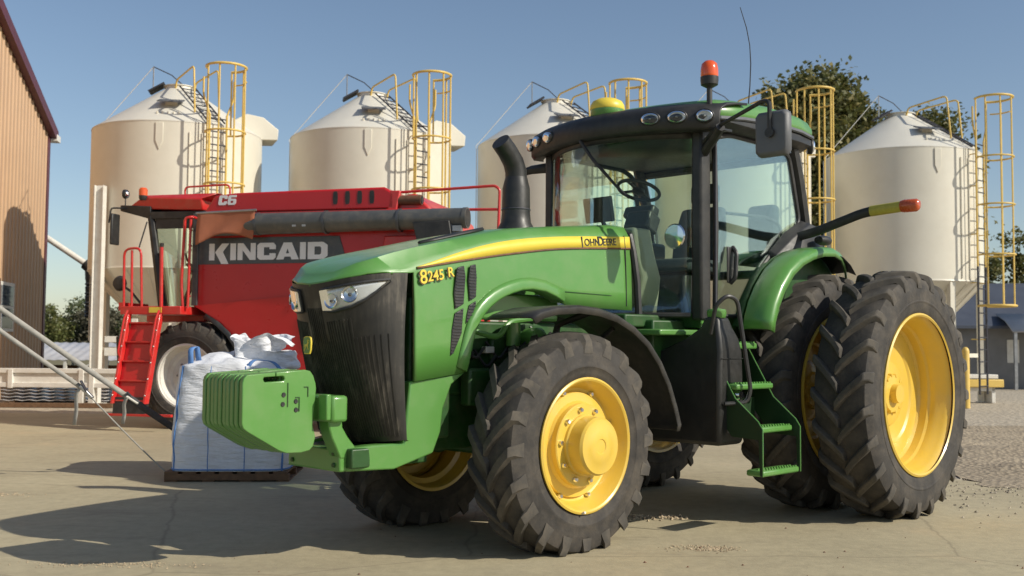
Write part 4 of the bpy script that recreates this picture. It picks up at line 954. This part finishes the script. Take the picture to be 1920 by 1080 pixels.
rail('access_handrail', [(-.10,1.50,1.9),(-.12,1.50,3.30)], .022)
for z in (2.1,2.5,2.9,3.15): rail('handrail_rung', [(-.10,1.50,z),(-.02,1.30,z)], .016)
rail('ladder_post', [(.30,1.60,1.75),(.32,1.60,2.86)], .028); M().lathe([(.03,0),(.035,.06),(0,.07)], 10, 'z', (.32,1.60,2.86)).obj('post_knob', BLACK, CB)
rail('roof_handrail', [(.42,.80,3.78),(.42,.80,3.93),(-.40,.80,3.95),(-.40,.80,3.74)], .016)
rail('engine_deck_rail', [(-3.4,1.05,3.70),(-4.95,1.05,3.76),(-5.02,1.05,3.7),(-5.0,1.05,2.9)], .022); rail('engine_deck_rail', [(-4.99,1.05,3.40),(-3.9,1.05,3.42)], .022)
rail('engine_deck_rail', [(-5.0,1.05,2.9),(-4.2,1.05,2.9)], .022)
# beacon, work lamp, mirrors
b = M().lathe([(.05,3.72),(.07,3.76),(.07,3.80),(0,3.80)], 16, 'z', (1.16,.86,0)).obj('beacon_base', BLACK, CB)
M().lathe([(.07,3.80),(.072,3.90),(.05,3.93),(0,3.935)], 16, 'z', (1.16,.86,0)).obj('beacon_lens', AMBER, b)
e = M().lathe([(0,.0),(.07,-.03),(.08,.02),(0,.02)], 16, 'x', (1.60,.70,3.86)).obj('work_lamp', BLACK, CB); M().tube([(1.6,.7,3.65),(1.6,.7,3.8)], .012, 6).obj('lamp_stem', BLACK, e)
M().lathe([(0,.034),(.05,.03),(.068,.0)], 16, 'y', (1.6,.72,3.86)).obj('lamp_lens', CHROME, e)
mm = M().tube(bend([(1.45,.82,3.60),(1.72,.92,3.60),(1.74,.94,3.35)], .05), .014, 6).obj('mirror_arm', BLACK, CB)
M().box(1.62,1.67,.80,1.02,2.98,3.50).obj('mirror', BLACK, mm, bevel=.02)
lm_ = M().tube([(1.0,.95,1.9),(1.25,1.0,2.2),(1.42,1.0,2.30)], .02, 6).obj('side_lamp_arm', BLACK, CB)
M().lathe([(0,.06),(.10,.05),(.13,0),(.10,-.05),(0,-.06)], 16, 'y', (1.46,1.0,2.33)).obj('side_lamp', BLACK, lm_)
rail('mirror_stay', [(1.05,.9,3.35),(.82,1.45,2.88)], .012, BLACK)
# ================================================================ BULK BAG ON A PALLET
bag = None
def bag_pt(a, v):
    # rounded square plan, bulging in the middle; v 0 foot .. 1 top edge
    c, s = math.cos(a), math.sin(a); n = 7 - 3*abs(v-.1)
    r = 1/(abs(c)**n+abs(s)**n)**(1/n)
    k = .575+.018*math.sin(PI*v)-.03*v + .006*math.sin(a*9+v*14)*math.sin(PI*v)+.004*math.sin(a*21+v*31)
    return (k*r*c, k*r*s, v)
rows = []
for j in range(31):
    v = j/30; row = []
    for i in range(96):
        a = 2*PI*i/96; x, y, _ = bag_pt(a, v); z = .10+1.03*v + .02*v*math.sin(a*3+1)
        row.append((x, y, z))
    rows.append(row)
rng = random.Random(4)
for k in range(1, 9):
    t = k/8; row = []
    for i in range(96):
        a = 2*PI*i/96; x, y, _ = bag_pt(a, 1); sc = 1-t
        z = 1.13+.02*math.sin(a*3+1) + .13*math.sin(t*PI/2) + .05*math.sin(x*sc*11+1)*math.sin(y*sc*9)*(1-t*.5)
        row.append((x*sc+.02*math.sin(a*13), y*sc+.02*math.cos(a*11), z))
    rows.append(row)
BX, BY, BR = -2.82, 11.06, rad(4)
bag = M().loft(rows, True, False).obj('bulk_bag', FIBC, smooth=80); bag.location = (BX, BY, 0); bag.rotation_euler = (0, 0, BR)
tag(bag, 'full white woven bulk bag with blue seams standing on a wooden pallet', 'bulk bag')
# crumpled filling spout flopped on top
rows = []
for j in range(12):
    t = j/11; row = []
    for i in range(28):
        a = 2*PI*i/28; rr = .20+.10*t+.05*math.sin(a*5+t*4)+rng.uniform(-.03,.03)
        row.append((.16+.30*t*.4+rr*math.cos(a), -.12+rr*math.sin(a)*.8, 1.20+.20*math.sin(t*PI*.55)+.06*math.sin(a*3+t*6)*t+rng.uniform(-.03,.03)))
    rows.append(row)
o = M().loft(rows, True, False).obj('filling_spout', FIBC, bag, smooth=180); o.modifiers.new('soft', 'SUBSURF').render_levels = 2
rows = []
for j in range(10):
    t = j/9; rows.append([(.42+.22*math.cos(a)*(1-.3*t)+rng.uniform(-.03,.03), -.2+.2*math.sin(a)+rng.uniform(-.03,.03), 1.08+.20*math.sin(t*2)+rng.uniform(-.02,.03)) for a in [2*PI*i/20 for i in range(20)]])
o = M().loft(rows, True, True).obj('filling_spout', FIBC, bag, smooth=180); o.modifiers.new('soft', 'SUBSURF').render_levels = 2
for a in (225, 315, 45, 135):
    p = [Vector(bag_pt(rad(a), k/8)[:2]).to_3d()*1.005+Vector((0,0,.10+1.03*k/8)) for k in range(9)]
    M().tube(p, .010, 6, sq=.6).obj('corner_seam', BLUE, bag, smooth=60)
for a in (252, 286):
    p = []
    for k in range(17):
        q = Vector(bag_pt(rad(a), k/16)[:2]).to_3d(); p.append(q*1.003+Vector((0,0,.10+1.03*k/16)))
    M().tube(p, .0045, 5).obj('panel_seam', BLUE, bag)
p = [Vector(bag_pt(rad(a), 0)[:2]).to_3d()*1.01+Vector((0,0,.115)) for a in range(0, 360, 5)]
M().tube(p, .008, 5, closed=True).obj('base_seam', BLUE, bag)
def loop(pts, w):
    rows = [[Vector(q)+Vector((w,0,0)) for q in pts], [Vector(q)-Vector((w,0,0)) for q in pts]]
    return M().grid(rows).obj('lifting_strap', BLUE, bag, solid=.006, smooth=60)
loop(bend([(-.40,-.44,1.08),(-.41,-.43,1.30),(-.36,-.38,1.33),(-.34,-.34,1.15)], .05), .026)
loop(bend([(.16,-.53,1.10),(.22,-.50,1.20),(.42,-.48,1.18),(.52,-.53,1.06)], .07), .022)
PAL = thing('pallet', 'low brown wooden pallet under the white bulk bag', 'pallet', (BX, BY, 0), BR)
for k in range(7): M().box(-.60+k*.175,-.60+k*.175+.13,-.58,.58,.078,.098).obj('deck_board', WOOD, PAL)
for y in (-.58,-.05,.48): M().box(-.60,.60,y,y+.10,.016,.076).obj('stringer', WOOD, PAL)
for k in range(4): M().box(-.60+k*.36,-.60+k*.36+.12,-.57,.57,0.0,.014).obj('base_board', WOOD, PAL)
# ================================================================ TAN BUILDING ON THE LEFT
BL = thing('storage_building', 'tall tan ribbed steel building with maroon trim cut by the left edge', 'building', (-12.8, 29.0, 0), math.atan2(-4, .75))
# local +x runs along the gable wall towards the camera, +y is out of the wall (to the right)
LW, PITCH, EAVE = 17.0, .34, 7.15
def rake(x): return EAVE + PITCH*(LW/2-abs(x-LW/2))
wl = M(); rows = [[], []]
x = 0.0
while x < LW:
    for dx, dy in ((0,0),(.20,0),(.225,.028),(.265,.028),(.29,0)):
        xx = x+dx
        if xx <= LW: rows[0].append((xx, dy, 0)); rows[1].append((xx, dy, rake(xx)))
    x += .305
wl.grid(rows[::-1]).obj('clad_wall', TAN, BL, smooth=0)
m = M(); m.add([(0,0,0),(0,-18,0),(0,-18,EAVE),(0,0,EAVE)], [(0,1,2,3)]); m.add([(LW,0,0),(LW,-18,0),(LW,-18,EAVE),(LW,0,EAVE)], [(0,3,2,1)]); m.add([(0,-18,0),(LW,-18,0),(LW,-18,EAVE),(LW/2,-18,rake(LW/2)),(0,-18,EAVE)], [(0,1,2,3,4)]); m.obj('side_wall', TAN, BL, smooth=0)
for s, (xa, xb) in enumerate(((-.25, LW/2), (LW/2, LW+.25))):
    za, zb = (EAVE-.085+.06, rake(LW/2)+.06) if s == 0 else (rake(LW/2)+.06, EAVE-.085+.06)
    M().loft([[(xa,.18,za),(xa,.18,za+.05),(xa,-18.2,za+.05),(xa,-18.2,za)],[(xb,.18,zb),(xb,.18,zb+.05),(xb,-18.2,zb+.05),(xb,-18.2,zb)]]).obj('roof', ROOFM, BL, smooth=0)
    M().loft([[(xa,.03,za-.22),(xa,.20,za-.22),(xa,.20,za+.075),(xa,.03,za+.075)],[(xb,.03,zb-.22),(xb,.20,zb-.22),(xb,.20,zb+.075),(xb,.03,zb+.075)]]).obj('rake_trim', MAROON, BL, smooth=0)
M().box(-.05,.16,-.02,.045,0,EAVE-.1).obj('corner_trim', MAROON, BL, bevel=.005)
M().box(-.42,-.05,-18,.22,EAVE-.24,EAVE-.06).obj('gutter', WHITEP, BL, bevel=.01)
wn = M().box(3.02,4.15,-.02,.035,1.60,2.78).obj('window', WHITEP, BL, bevel=.005)
for z0, z1 in ((1.68,2.16),(2.22,2.70)): M().box(3.10,4.07,.03,.042,z0,z1).obj('pane', DARKGL, wn)
# ---------------------------------------------------------------- discharge pipe with black sock
DP = thing('discharge_pipe', 'slanting white grain pipe ending in a hanging black rubber sock', 'pipe', (-11.78, 29.5, 0))
M().tube([(-2.9,-.2,5.40),(.0,0,3.48)], .085, 14).obj('pipe', WHITEP, DP)
M().tube(bend([(-.10,0,3.55),(.06,0,3.42),(.08,0,3.1)], .12), .17, 14).obj('elbow', BLACK, DP, smooth=60)
pr = []
for k in range(26): pr.append((.17+.012*math.sin(k*2.1)-(.02 if k % 2 else 0), 3.15-1.1*k/25))
M().lathe(pr, 18, 'z', (.08,0,0)).obj('rubber_sock', BLACK, DP, smooth=40)
# ---------------------------------------------------------------- white column with its cross beams
CO = thing('steel_column', 'tall white steel column standing left of the red combine', 'column', (-9.22, 23.6, 0))
m = M(); m.box(-.105,-.085,-.10,.10,.02,4.86); m.box(.085,.105,-.10,.10,.02,4.86); m.box(-.085,.085,-.012,.012,.02,4.86); m.obj('post', WHITEP, CO, bevel=.004)
M().box(-.20,.20,-.2,.2,0,.02).obj('base_plate', WHITEP, CO)
M().box(-.15,-.10,-.03,.05,4.62,4.82).obj('bracket', WHITEP, CO)
CR = thing('cross_beams', 'two short white steel beams between the column and a silo leg', 'beam', (-8.9, 23.75, 0))
for z0, z1 in ((1.36,1.50),(1.06,1.24)): M().box(-.20,.40,.0,.10,z0,z1).obj('beam', WHITEP, CR, bevel=.008)
m = M(); m.box(.36,.48,.10,.22,0,1.9); m.obj('stub_post', WHITEP, CR)
# ---------------------------------------------------------------- long white rail
RL = thing('conveyor_rail', 'long low cream steel rail running in front of the tan building', 'rail', (-12.5, 22.6, 0))
for z0, z1 in ((.70,.80),(.40,.50)): M().box(-3.5,4.6,-.06,.06,z0,z1).obj('rail_beam', WHITEP, RL, bevel=.008)
M().box(-3.5,4.6,-.01,.01,.50,.70).obj('rail_web', WHITEP, RL)
for x in (-3,-1.6,.2,1.9,3.4,3.62): M().box(x-.05,x+.05,-.08,.08,0 if x > 3 or x < -2 else .38,.78).obj('rail_post', WHITEP, RL, bevel=.005)
SK = thing('panel_stack', 'stack of pale corrugated sheets lying behind the cream rail', 'sheet stack', (-10.4, 24.4, 0), .05)
for k in range(5):
    rows = [[(-1.1+2.4*i/40, y, .06+.075*k+.012*math.sin(i*1.25)) for i in range(41)] for y in (-.5,.5)]
    M().grid(rows).obj('sheet', PALER, SK, solid=.012)
for x in (-.8,.9): M().box(x-.05,x+.05,-.5,.5,0,.02).obj('bearer', WOOD, SK)
TB = thing('timber', 'long weathered board lying on the ground by the cream rail', 'board', (-10.6, 22.2, 0), .02)
M().box(-2.4,2.3,-.08,.08,.0,.09).obj('plank', WOOD, TB)
# ---------------------------------------------------------------- ratchet straps
def strap(label, A, Bp, Cp, w, tail, tailx):
    A, Bp, Cp = Vector(A), Vector(Bp), Vector(Cp); o = thing('ratchet_strap', label, 'strap', Cp, 0, 'ratchet straps staked to the ground')
    def web(p, q, wd, nm, mt, n=14, sag=.03):
        u = (q-p).normalized(); sdir = Vector((.35,.94,0)); sdir = (sdir-u*sdir.dot(u)).normalized(); nrm = u.cross(sdir)
        wdir = (nrm*.9+sdir*.45).normalized(); rows = [[], []]
        for k in range(n+1):
            t = k/n; c = p.lerp(q, t)-Vector((0,0,sag*4*t*(1-t))); rows[0].append(c+wdir*wd-Cp); rows[1].append(c-wdir*wd-Cp)
        return M().grid(rows).obj(nm, mt, o, solid=.004)
    web(A, Bp, w, 'upper_webbing', STRAP); web(Bp, Cp, w*tail[3], 'lower_webbing', tail[2], sag=.015)
    u = (Cp-Bp).normalized(); R = Matrix((u, Vector((0,1,0)), u.cross(Vector((0,1,0))))).transposed()
    m = M(); m.obox(Bp+u*.05-Cp, (.17,.05,.035), R); bk = m.obj('ratchet_buckle', STEEL if tail[2] != DSTRAP else WHITEP, o, bevel=.008)
    m = M(); m.obox(Bp+u*.02+Vector((0,-.01,.035))-Cp, (.13,.045,.014), R@Matrix.Rotation(.3,3,'Y')); m.obj('ratchet_handle', DSTEEL, bk, bevel=.004)
    p = bend([Bp-u*.03-Cp, Bp+Vector((tailx,0,-.06))-Cp, Bp+Vector((tailx+.01,.01,-tail[0]*.6))-Cp, Bp+Vector((tailx-.005,0,-tail[0]))-Cp], .06)
    M().grid([[Vector(q)+Vector((-.022,.01,0)) for q in p], [Vector(q)+Vector((.022,-.01,0)) for q in p]]).obj('loose_tail', DSTRAP if tailx > 0 else STRAP, o, solid=.003)
    return o
strap('upper grey ratchet strap with white buckle, running down behind the bulk bag', (-6.9,10.1,3.1), (-3.84,10.72,.80), (-3.10,11.9,.02), .027, (.26,0,DSTRAP,1.35), -.055)
strap('lower thin ratchet strap with grey buckle, pulled down to the pallet corner', (-6.9,10.0,2.95), (-4.22,10.5,.90), (-3.42,10.75,.02), .022, (.36,0,STRAP,.32), -.07)
PO = thing('awning_post', 'white post outside the left edge that anchors the two straps', 'post', (-6.95, 10.05, 0))
M().tube([(0,0,0.02),(0,0,3.3)], .05, 12).obj('pole', WHITEP, PO); M().box(-.15,.15,-.15,.15,0,.02).obj('foot_plate', STEEL, PO)
# ================================================================ RIGHT SIDE: shed, bollard, implement, tank
SH = thing('shed', 'low grey block shed with a blue steel roof behind the right silo', 'shed', (17.6, 37.0, 0), rad(-6))
M().box(-2.5,4,0,6,0,2.1).obj('wall', SHEDW, SH)
M().loft([[(-2.8,-.35,2.08),(-2.8,-.35,2.18),(4.3,-.35,2.18),(4.3,-.35,2.08)],[(-2.8,3,3.75),(-2.8,3,3.85),(4.3,3,3.85),(4.3,3,3.75)],[(-2.8,6.3,2.08),(-2.8,6.3,2.18),(4.3,6.3,2.18),(4.3,6.3,2.08)]]).obj('roof', BLUER, SH, smooth=0)
M().prism([(-.15,2.12),(6.15,2.12),(3,3.72)], 'x', -2.48, -2.40).obj('gable', BLUER, SH, smooth=0)
M().box(-.35,.05,-.03,0,.9,1.7).obj('window', WHITEP, SH)
M().grid([[(-.6, -1.35, 1.98), (4.4, -1.35, 1.98)], [(-.6, -.6, 2.38), (4.4, -.6, 2.38)], [(-.6, .3, 2.62), (4.4, .3, 2.62)]]).obj('porch_roof', PALER, SH, smooth=50, solid=.05)
for x in (-.5, 1.5, 3.5): M().box(x-.05,x+.05,-1.3,-1.2,0,2.0).obj('porch_post', STEEL, SH)
BO = thing('bollard', 'yellow round-topped bollard beside the right silo ladder', 'bollard', (10.50, 24.6, 0))
M().lathe([(.085,0),(.085,1.30),(.07,1.36),(.04,1.40),(0,1.41)], 20).obj('pipe', SAFETY, BO, smooth=60)
IM = thing('implement', 'low white implement frame with a yellow end box on the gravel', 'implement', (11.7, 27.2, 0), rad(4))
M().box(-1.1,.6,-.3,.3,.62,.72).obj('deck', WHITEP, IM, bevel=.01); M().box(-1.0,.55,-.25,.25,.30,.42).obj('lower_beam', WHITEP, IM, bevel=.01)
M().box(-.35,.72,-.36,-.30,.40,.60).obj('end_box', SAFETY, IM, bevel=.02)
for x in (-.95,.5): M().box(x-.05,x+.05,-.25,.25,0,.62).obj('stand', WHITEP, IM, bevel=.01)
M().prism([(-1.08,.05),(-1.0,.5),(-.85,.5),(-.75,.05)], 'y', -.34, -.28).obj('side_guard', WHITEP, IM, bevel=.01)
# open shed far left
OS = thing('open_shed', 'low open-sided shed with a pale corrugated roof behind the column', 'shed', (-19.5, 45, 0))
rows = [[(-3+6.2*i/60, y, z+.02*math.sin(i*1.6)) for i in range(61)] for y, z in ((0,.62),(2.6,1.35),(5,.7))]
M().grid(rows).obj('roof', PALER, OS, solid=.02)
for x in (-2.6,-1,.6,2.2,2.9):
    for y in (.1,4.8): M().box(x-.06,x+.06,y-.06,y+.06,0,.66).obj('post', WHITEP, OS)
for x in (-1.8,1.4): M().tube([(x-.7,.1,.05),(x+.7,.1,.60)], .04, 6).obj('brace', WHITEP, OS)
M().box(-2.4,2.6,2,2.6,0,.35).obj('stored_pipes', RUST, OS)
# ================================================================ VEGETATION
def leaf_mass(m, rg, blobs, count, size):
    tot = sum(b[3]*b[4]*b[5] for b in blobs)
    for (cx, cy, cz, rx, ry, rz) in blobs:
        n = int(count*rx*ry*rz/tot)
        # clumps spread over the blob, leaves gathered round each clump
        nc = max(6, n//70); cl = []
        for _ in range(nc):
            v = Vector((rg.gauss(0,1), rg.gauss(0,1), rg.gauss(0,1))).normalized()*rg.uniform(.55,1.05)
            cl.append((Vector((cx+v.x*rx, cy+v.y*ry, cz+v.z*rz)), rg.uniform(.6,1.25)))
        for _ in range(n):
            c, k = rg.choice(cl); s = size*rg.uniform(.6,1.35)
            p = c+Vector((rg.gauss(0,1), rg.gauss(0,1), rg.gauss(0,.8)))*size*1.5*k
            u = Vector((rg.gauss(0,1), rg.gauss(0,1), rg.gauss(0,.7))).normalized(); w = u.cross(Vector((rg.gauss(0,1), rg.gauss(0,1), rg.gauss(0,1)))).normalized()
            m.add([p-u*s*.5, p+w*s*.32, p+u*s*.55, p-w*s*.30], [(0,1,2,3)])
def tree(name, label, x, y, h, trunk_r, blobs, count, size, lm, seed, group=None, cat='tree'):
    rg = random.Random(seed); o = thing(name, label, cat, (x, y, 0), 0, group)
    th = min(b[2]-b[5]*.2 for b in blobs)*1.0
    m = M(); m.tube([(0,0,-.2),(rg.uniform(-.1,.1),0,th*.5),(rg.uniform(-.2,.2),0,th),(0,0,h*.72)], [trunk_r*1.25,trunk_r,trunk_r*.8,trunk_r*.25], 10)
    tr = m.obj('trunk', BARK, o, smooth=60)
    m = M()
    for b in blobs:
        z0 = min(th*rg.uniform(.55,.95), b[2]*.8); m.tube([(0,0,z0),(b[0]*.45,b[1]*.45,z0+(b[2]-z0)*.6),(b[0]*.9,b[1]*.9,b[2]+b[5]*.2)], [trunk_r*.5,trunk_r*.32,trunk_r*.1], 6)
    m.obj('limbs', BARK, tr, smooth=60)
    m = M(); leaf_mass(m, rg, blobs, count, size); m.obj('crown', lm, o, smooth=0)
    return o
tree('oak_tree', 'tall dark green oak with dense clumped crown behind the right silos', 13.3, 46, 13.0, .42,
     [(-.9,0,11.5,1.5,1.6,1.5),(.35,.3,12.1,1.5,1.6,1.4),(-.3,0,9.6,2.5,2.4,1.8),(1.5,0,10.9,1.25,1.4,1.4),(-1.9,.4,9.7,1.0,1.2,1.2),(0,0,7.4,2.7,2.5,1.8),(1.3,0,8.6,1.6,1.5,1.5),(-.8,0,5.4,2.0,2.0,1.5),(.9,0,5.0,1.8,1.8,1.4)], 80000, .24, LEAF_OAK, 3)
tree('oak_tree', 'darker oak crown peeking over the right silo roof', 18.6, 47, 12.2, .35,
     [(-.5,0,10.9,.6,.8,.9),(.5,0,11.1,.7,.8,.9),(0,0,9.4,1.6,1.6,1.5),(-.8,0,8.4,1.3,1.3,1.3),(0,0,7,1.8,1.8,1.5)], 24000, .24, LEAF_OAK, 5)
tree('shade_tree', 'thin leafy tree behind the right silo ladder cage', 19.9, 42, 6.6, .2,
     [(0,0,5.2,.9,.9,1.0),(-.5,0,4.0,1.2,1.2,1.1),(.5,.2,3.1,1.2,1.2,1.0),(-.6,0,2.3,1.2,1.1,.9)], 4500, .18, LEAF_OAK, 8)
tree('shade_tree', 'dark bushy tree in the shade between the right silo hopper and the blue shed', 16.2, 43.5, 4.6, .2,
     [(0,0,3.4,1.5,1.2,1.0),(-.9,0,2.3,1.5,1.2,1.1),(.9,0,2.2,1.3,1.2,1.0),(-2.2,0,1.9,1.3,1.2,1.2)], 8000, .2, LEAF_OAK, 9)
lefts = [(-40.2,92,4.6,LEAF_YEL,'round yellow-green tree nearest the tan building'),(-37.9,95,5.9,LEAF_MID,'taller dark green tree, its top left of the hanging black sock'),
         (-36.0,93,5.2,LEAF_DRY,'greyish half-bare tree beneath the hanging black sock'),(-34.6,96,5.6,LEAF_MID,'bushy green tree just behind the white column'),
         (-32.8,94,4.7,LEAF_MID,'low rounded green tree between the white column and the combine'),(-43.5,96,5.0,LEAF_MID,'green tree hidden behind the tan building corner')]
for k, (x, y, h, lm, lb) in enumerate(lefts):
    tree('field_tree', lb, x, y, h, .2, [(0,0,h*.78,h*.24,h*.24,h*.22),(-h*.2,0,h*.55,h*.26,h*.25,h*.22),(h*.2,.2,h*.52,h*.27,h*.25,h*.24),(0,0,h*.34,h*.36,h*.3,h*.22),(-h*.1,0,h*.15,h*.4,h*.3,h*.16)], 5000, .27, lm, 20+k, 'trees at the far field edge')
rg = random.Random(5); m = M()
for k in range(70):
    x = -70+k*1.05; leaf_mass(m, rg, [(x, 100+rg.uniform(-2,2), .8, .9, 1, .9)], 90, .3)
stuff(m.obj('hedgerow', LEAF_DRY, smooth=0))['label'] = 'dry hedgerow along the far field edge'
m = M(); rg = random.Random(6)
for k in range(160):
    x = rg.uniform(-90, 110); y = rg.uniform(150, 190); leaf_mass(m, rg, [(x, y, 2.0, 2.2, 2, rg.uniform(1.6,3.2))], 46, .8)
stuff(m.obj('far_treeline', LEAF_MID, smooth=0))['label'] = 'far treeline on the horizon'
# ================================================================ BITS ON THE GROUND
def spill(name, lab, x, y, n, sx, sy, size, mt, seed):
    rg = random.Random(seed); m = M()
    for _ in range(n):
        px, py = rg.gauss(0, sx), rg.gauss(0, sy); s = size*rg.uniform(.5,1.4); a = rg.uniform(0, PI)
        c, q = math.cos(a)*s, math.sin(a)*s
        m.add([(px-c,py-q,0),(px+q*.6,py-c*.6,0),(px+c,py+q,0),(px-q*.6,py+c*.6,0),(px,py,s*.8)], [(0,1,4),(1,2,4),(2,3,4),(3,0,4)])
    o = stuff(m.obj(name, mt, smooth=0)); o.location = (x, y, .002); o['label'] = lab; return o
spill('spilled_grain', 'pale grain spilled on the concrete in front of the steps', 1.32, 7.22, 260, .11, .05, .008, GRAIN, 1)
spill('spilled_straw', 'straw bits lying beside the front tyre', 1.15, 8.5, 90, .14, .08, .018, GRAIN, 2)
spill('spilled_grain', 'thin grain scatter near the left edge', -4.6, 9.5, 160, .2, .05, .008, GRAIN, 3)
spill('spilled_grain', 'thin grain scatter at the lower left', -2.45, 6.55, 200, .28, .05, .007, GRAIN, 4)
spill('loose_stones', 'small dark stones scattered on the concrete', 1.0, 6.9, 40, 1.6, .5, .009, RUST, 5)
spill('loose_stones', 'small stones scattered along the pad edge', 4.6, 10.2, 420, .7, .8, .016, YARD, 6)
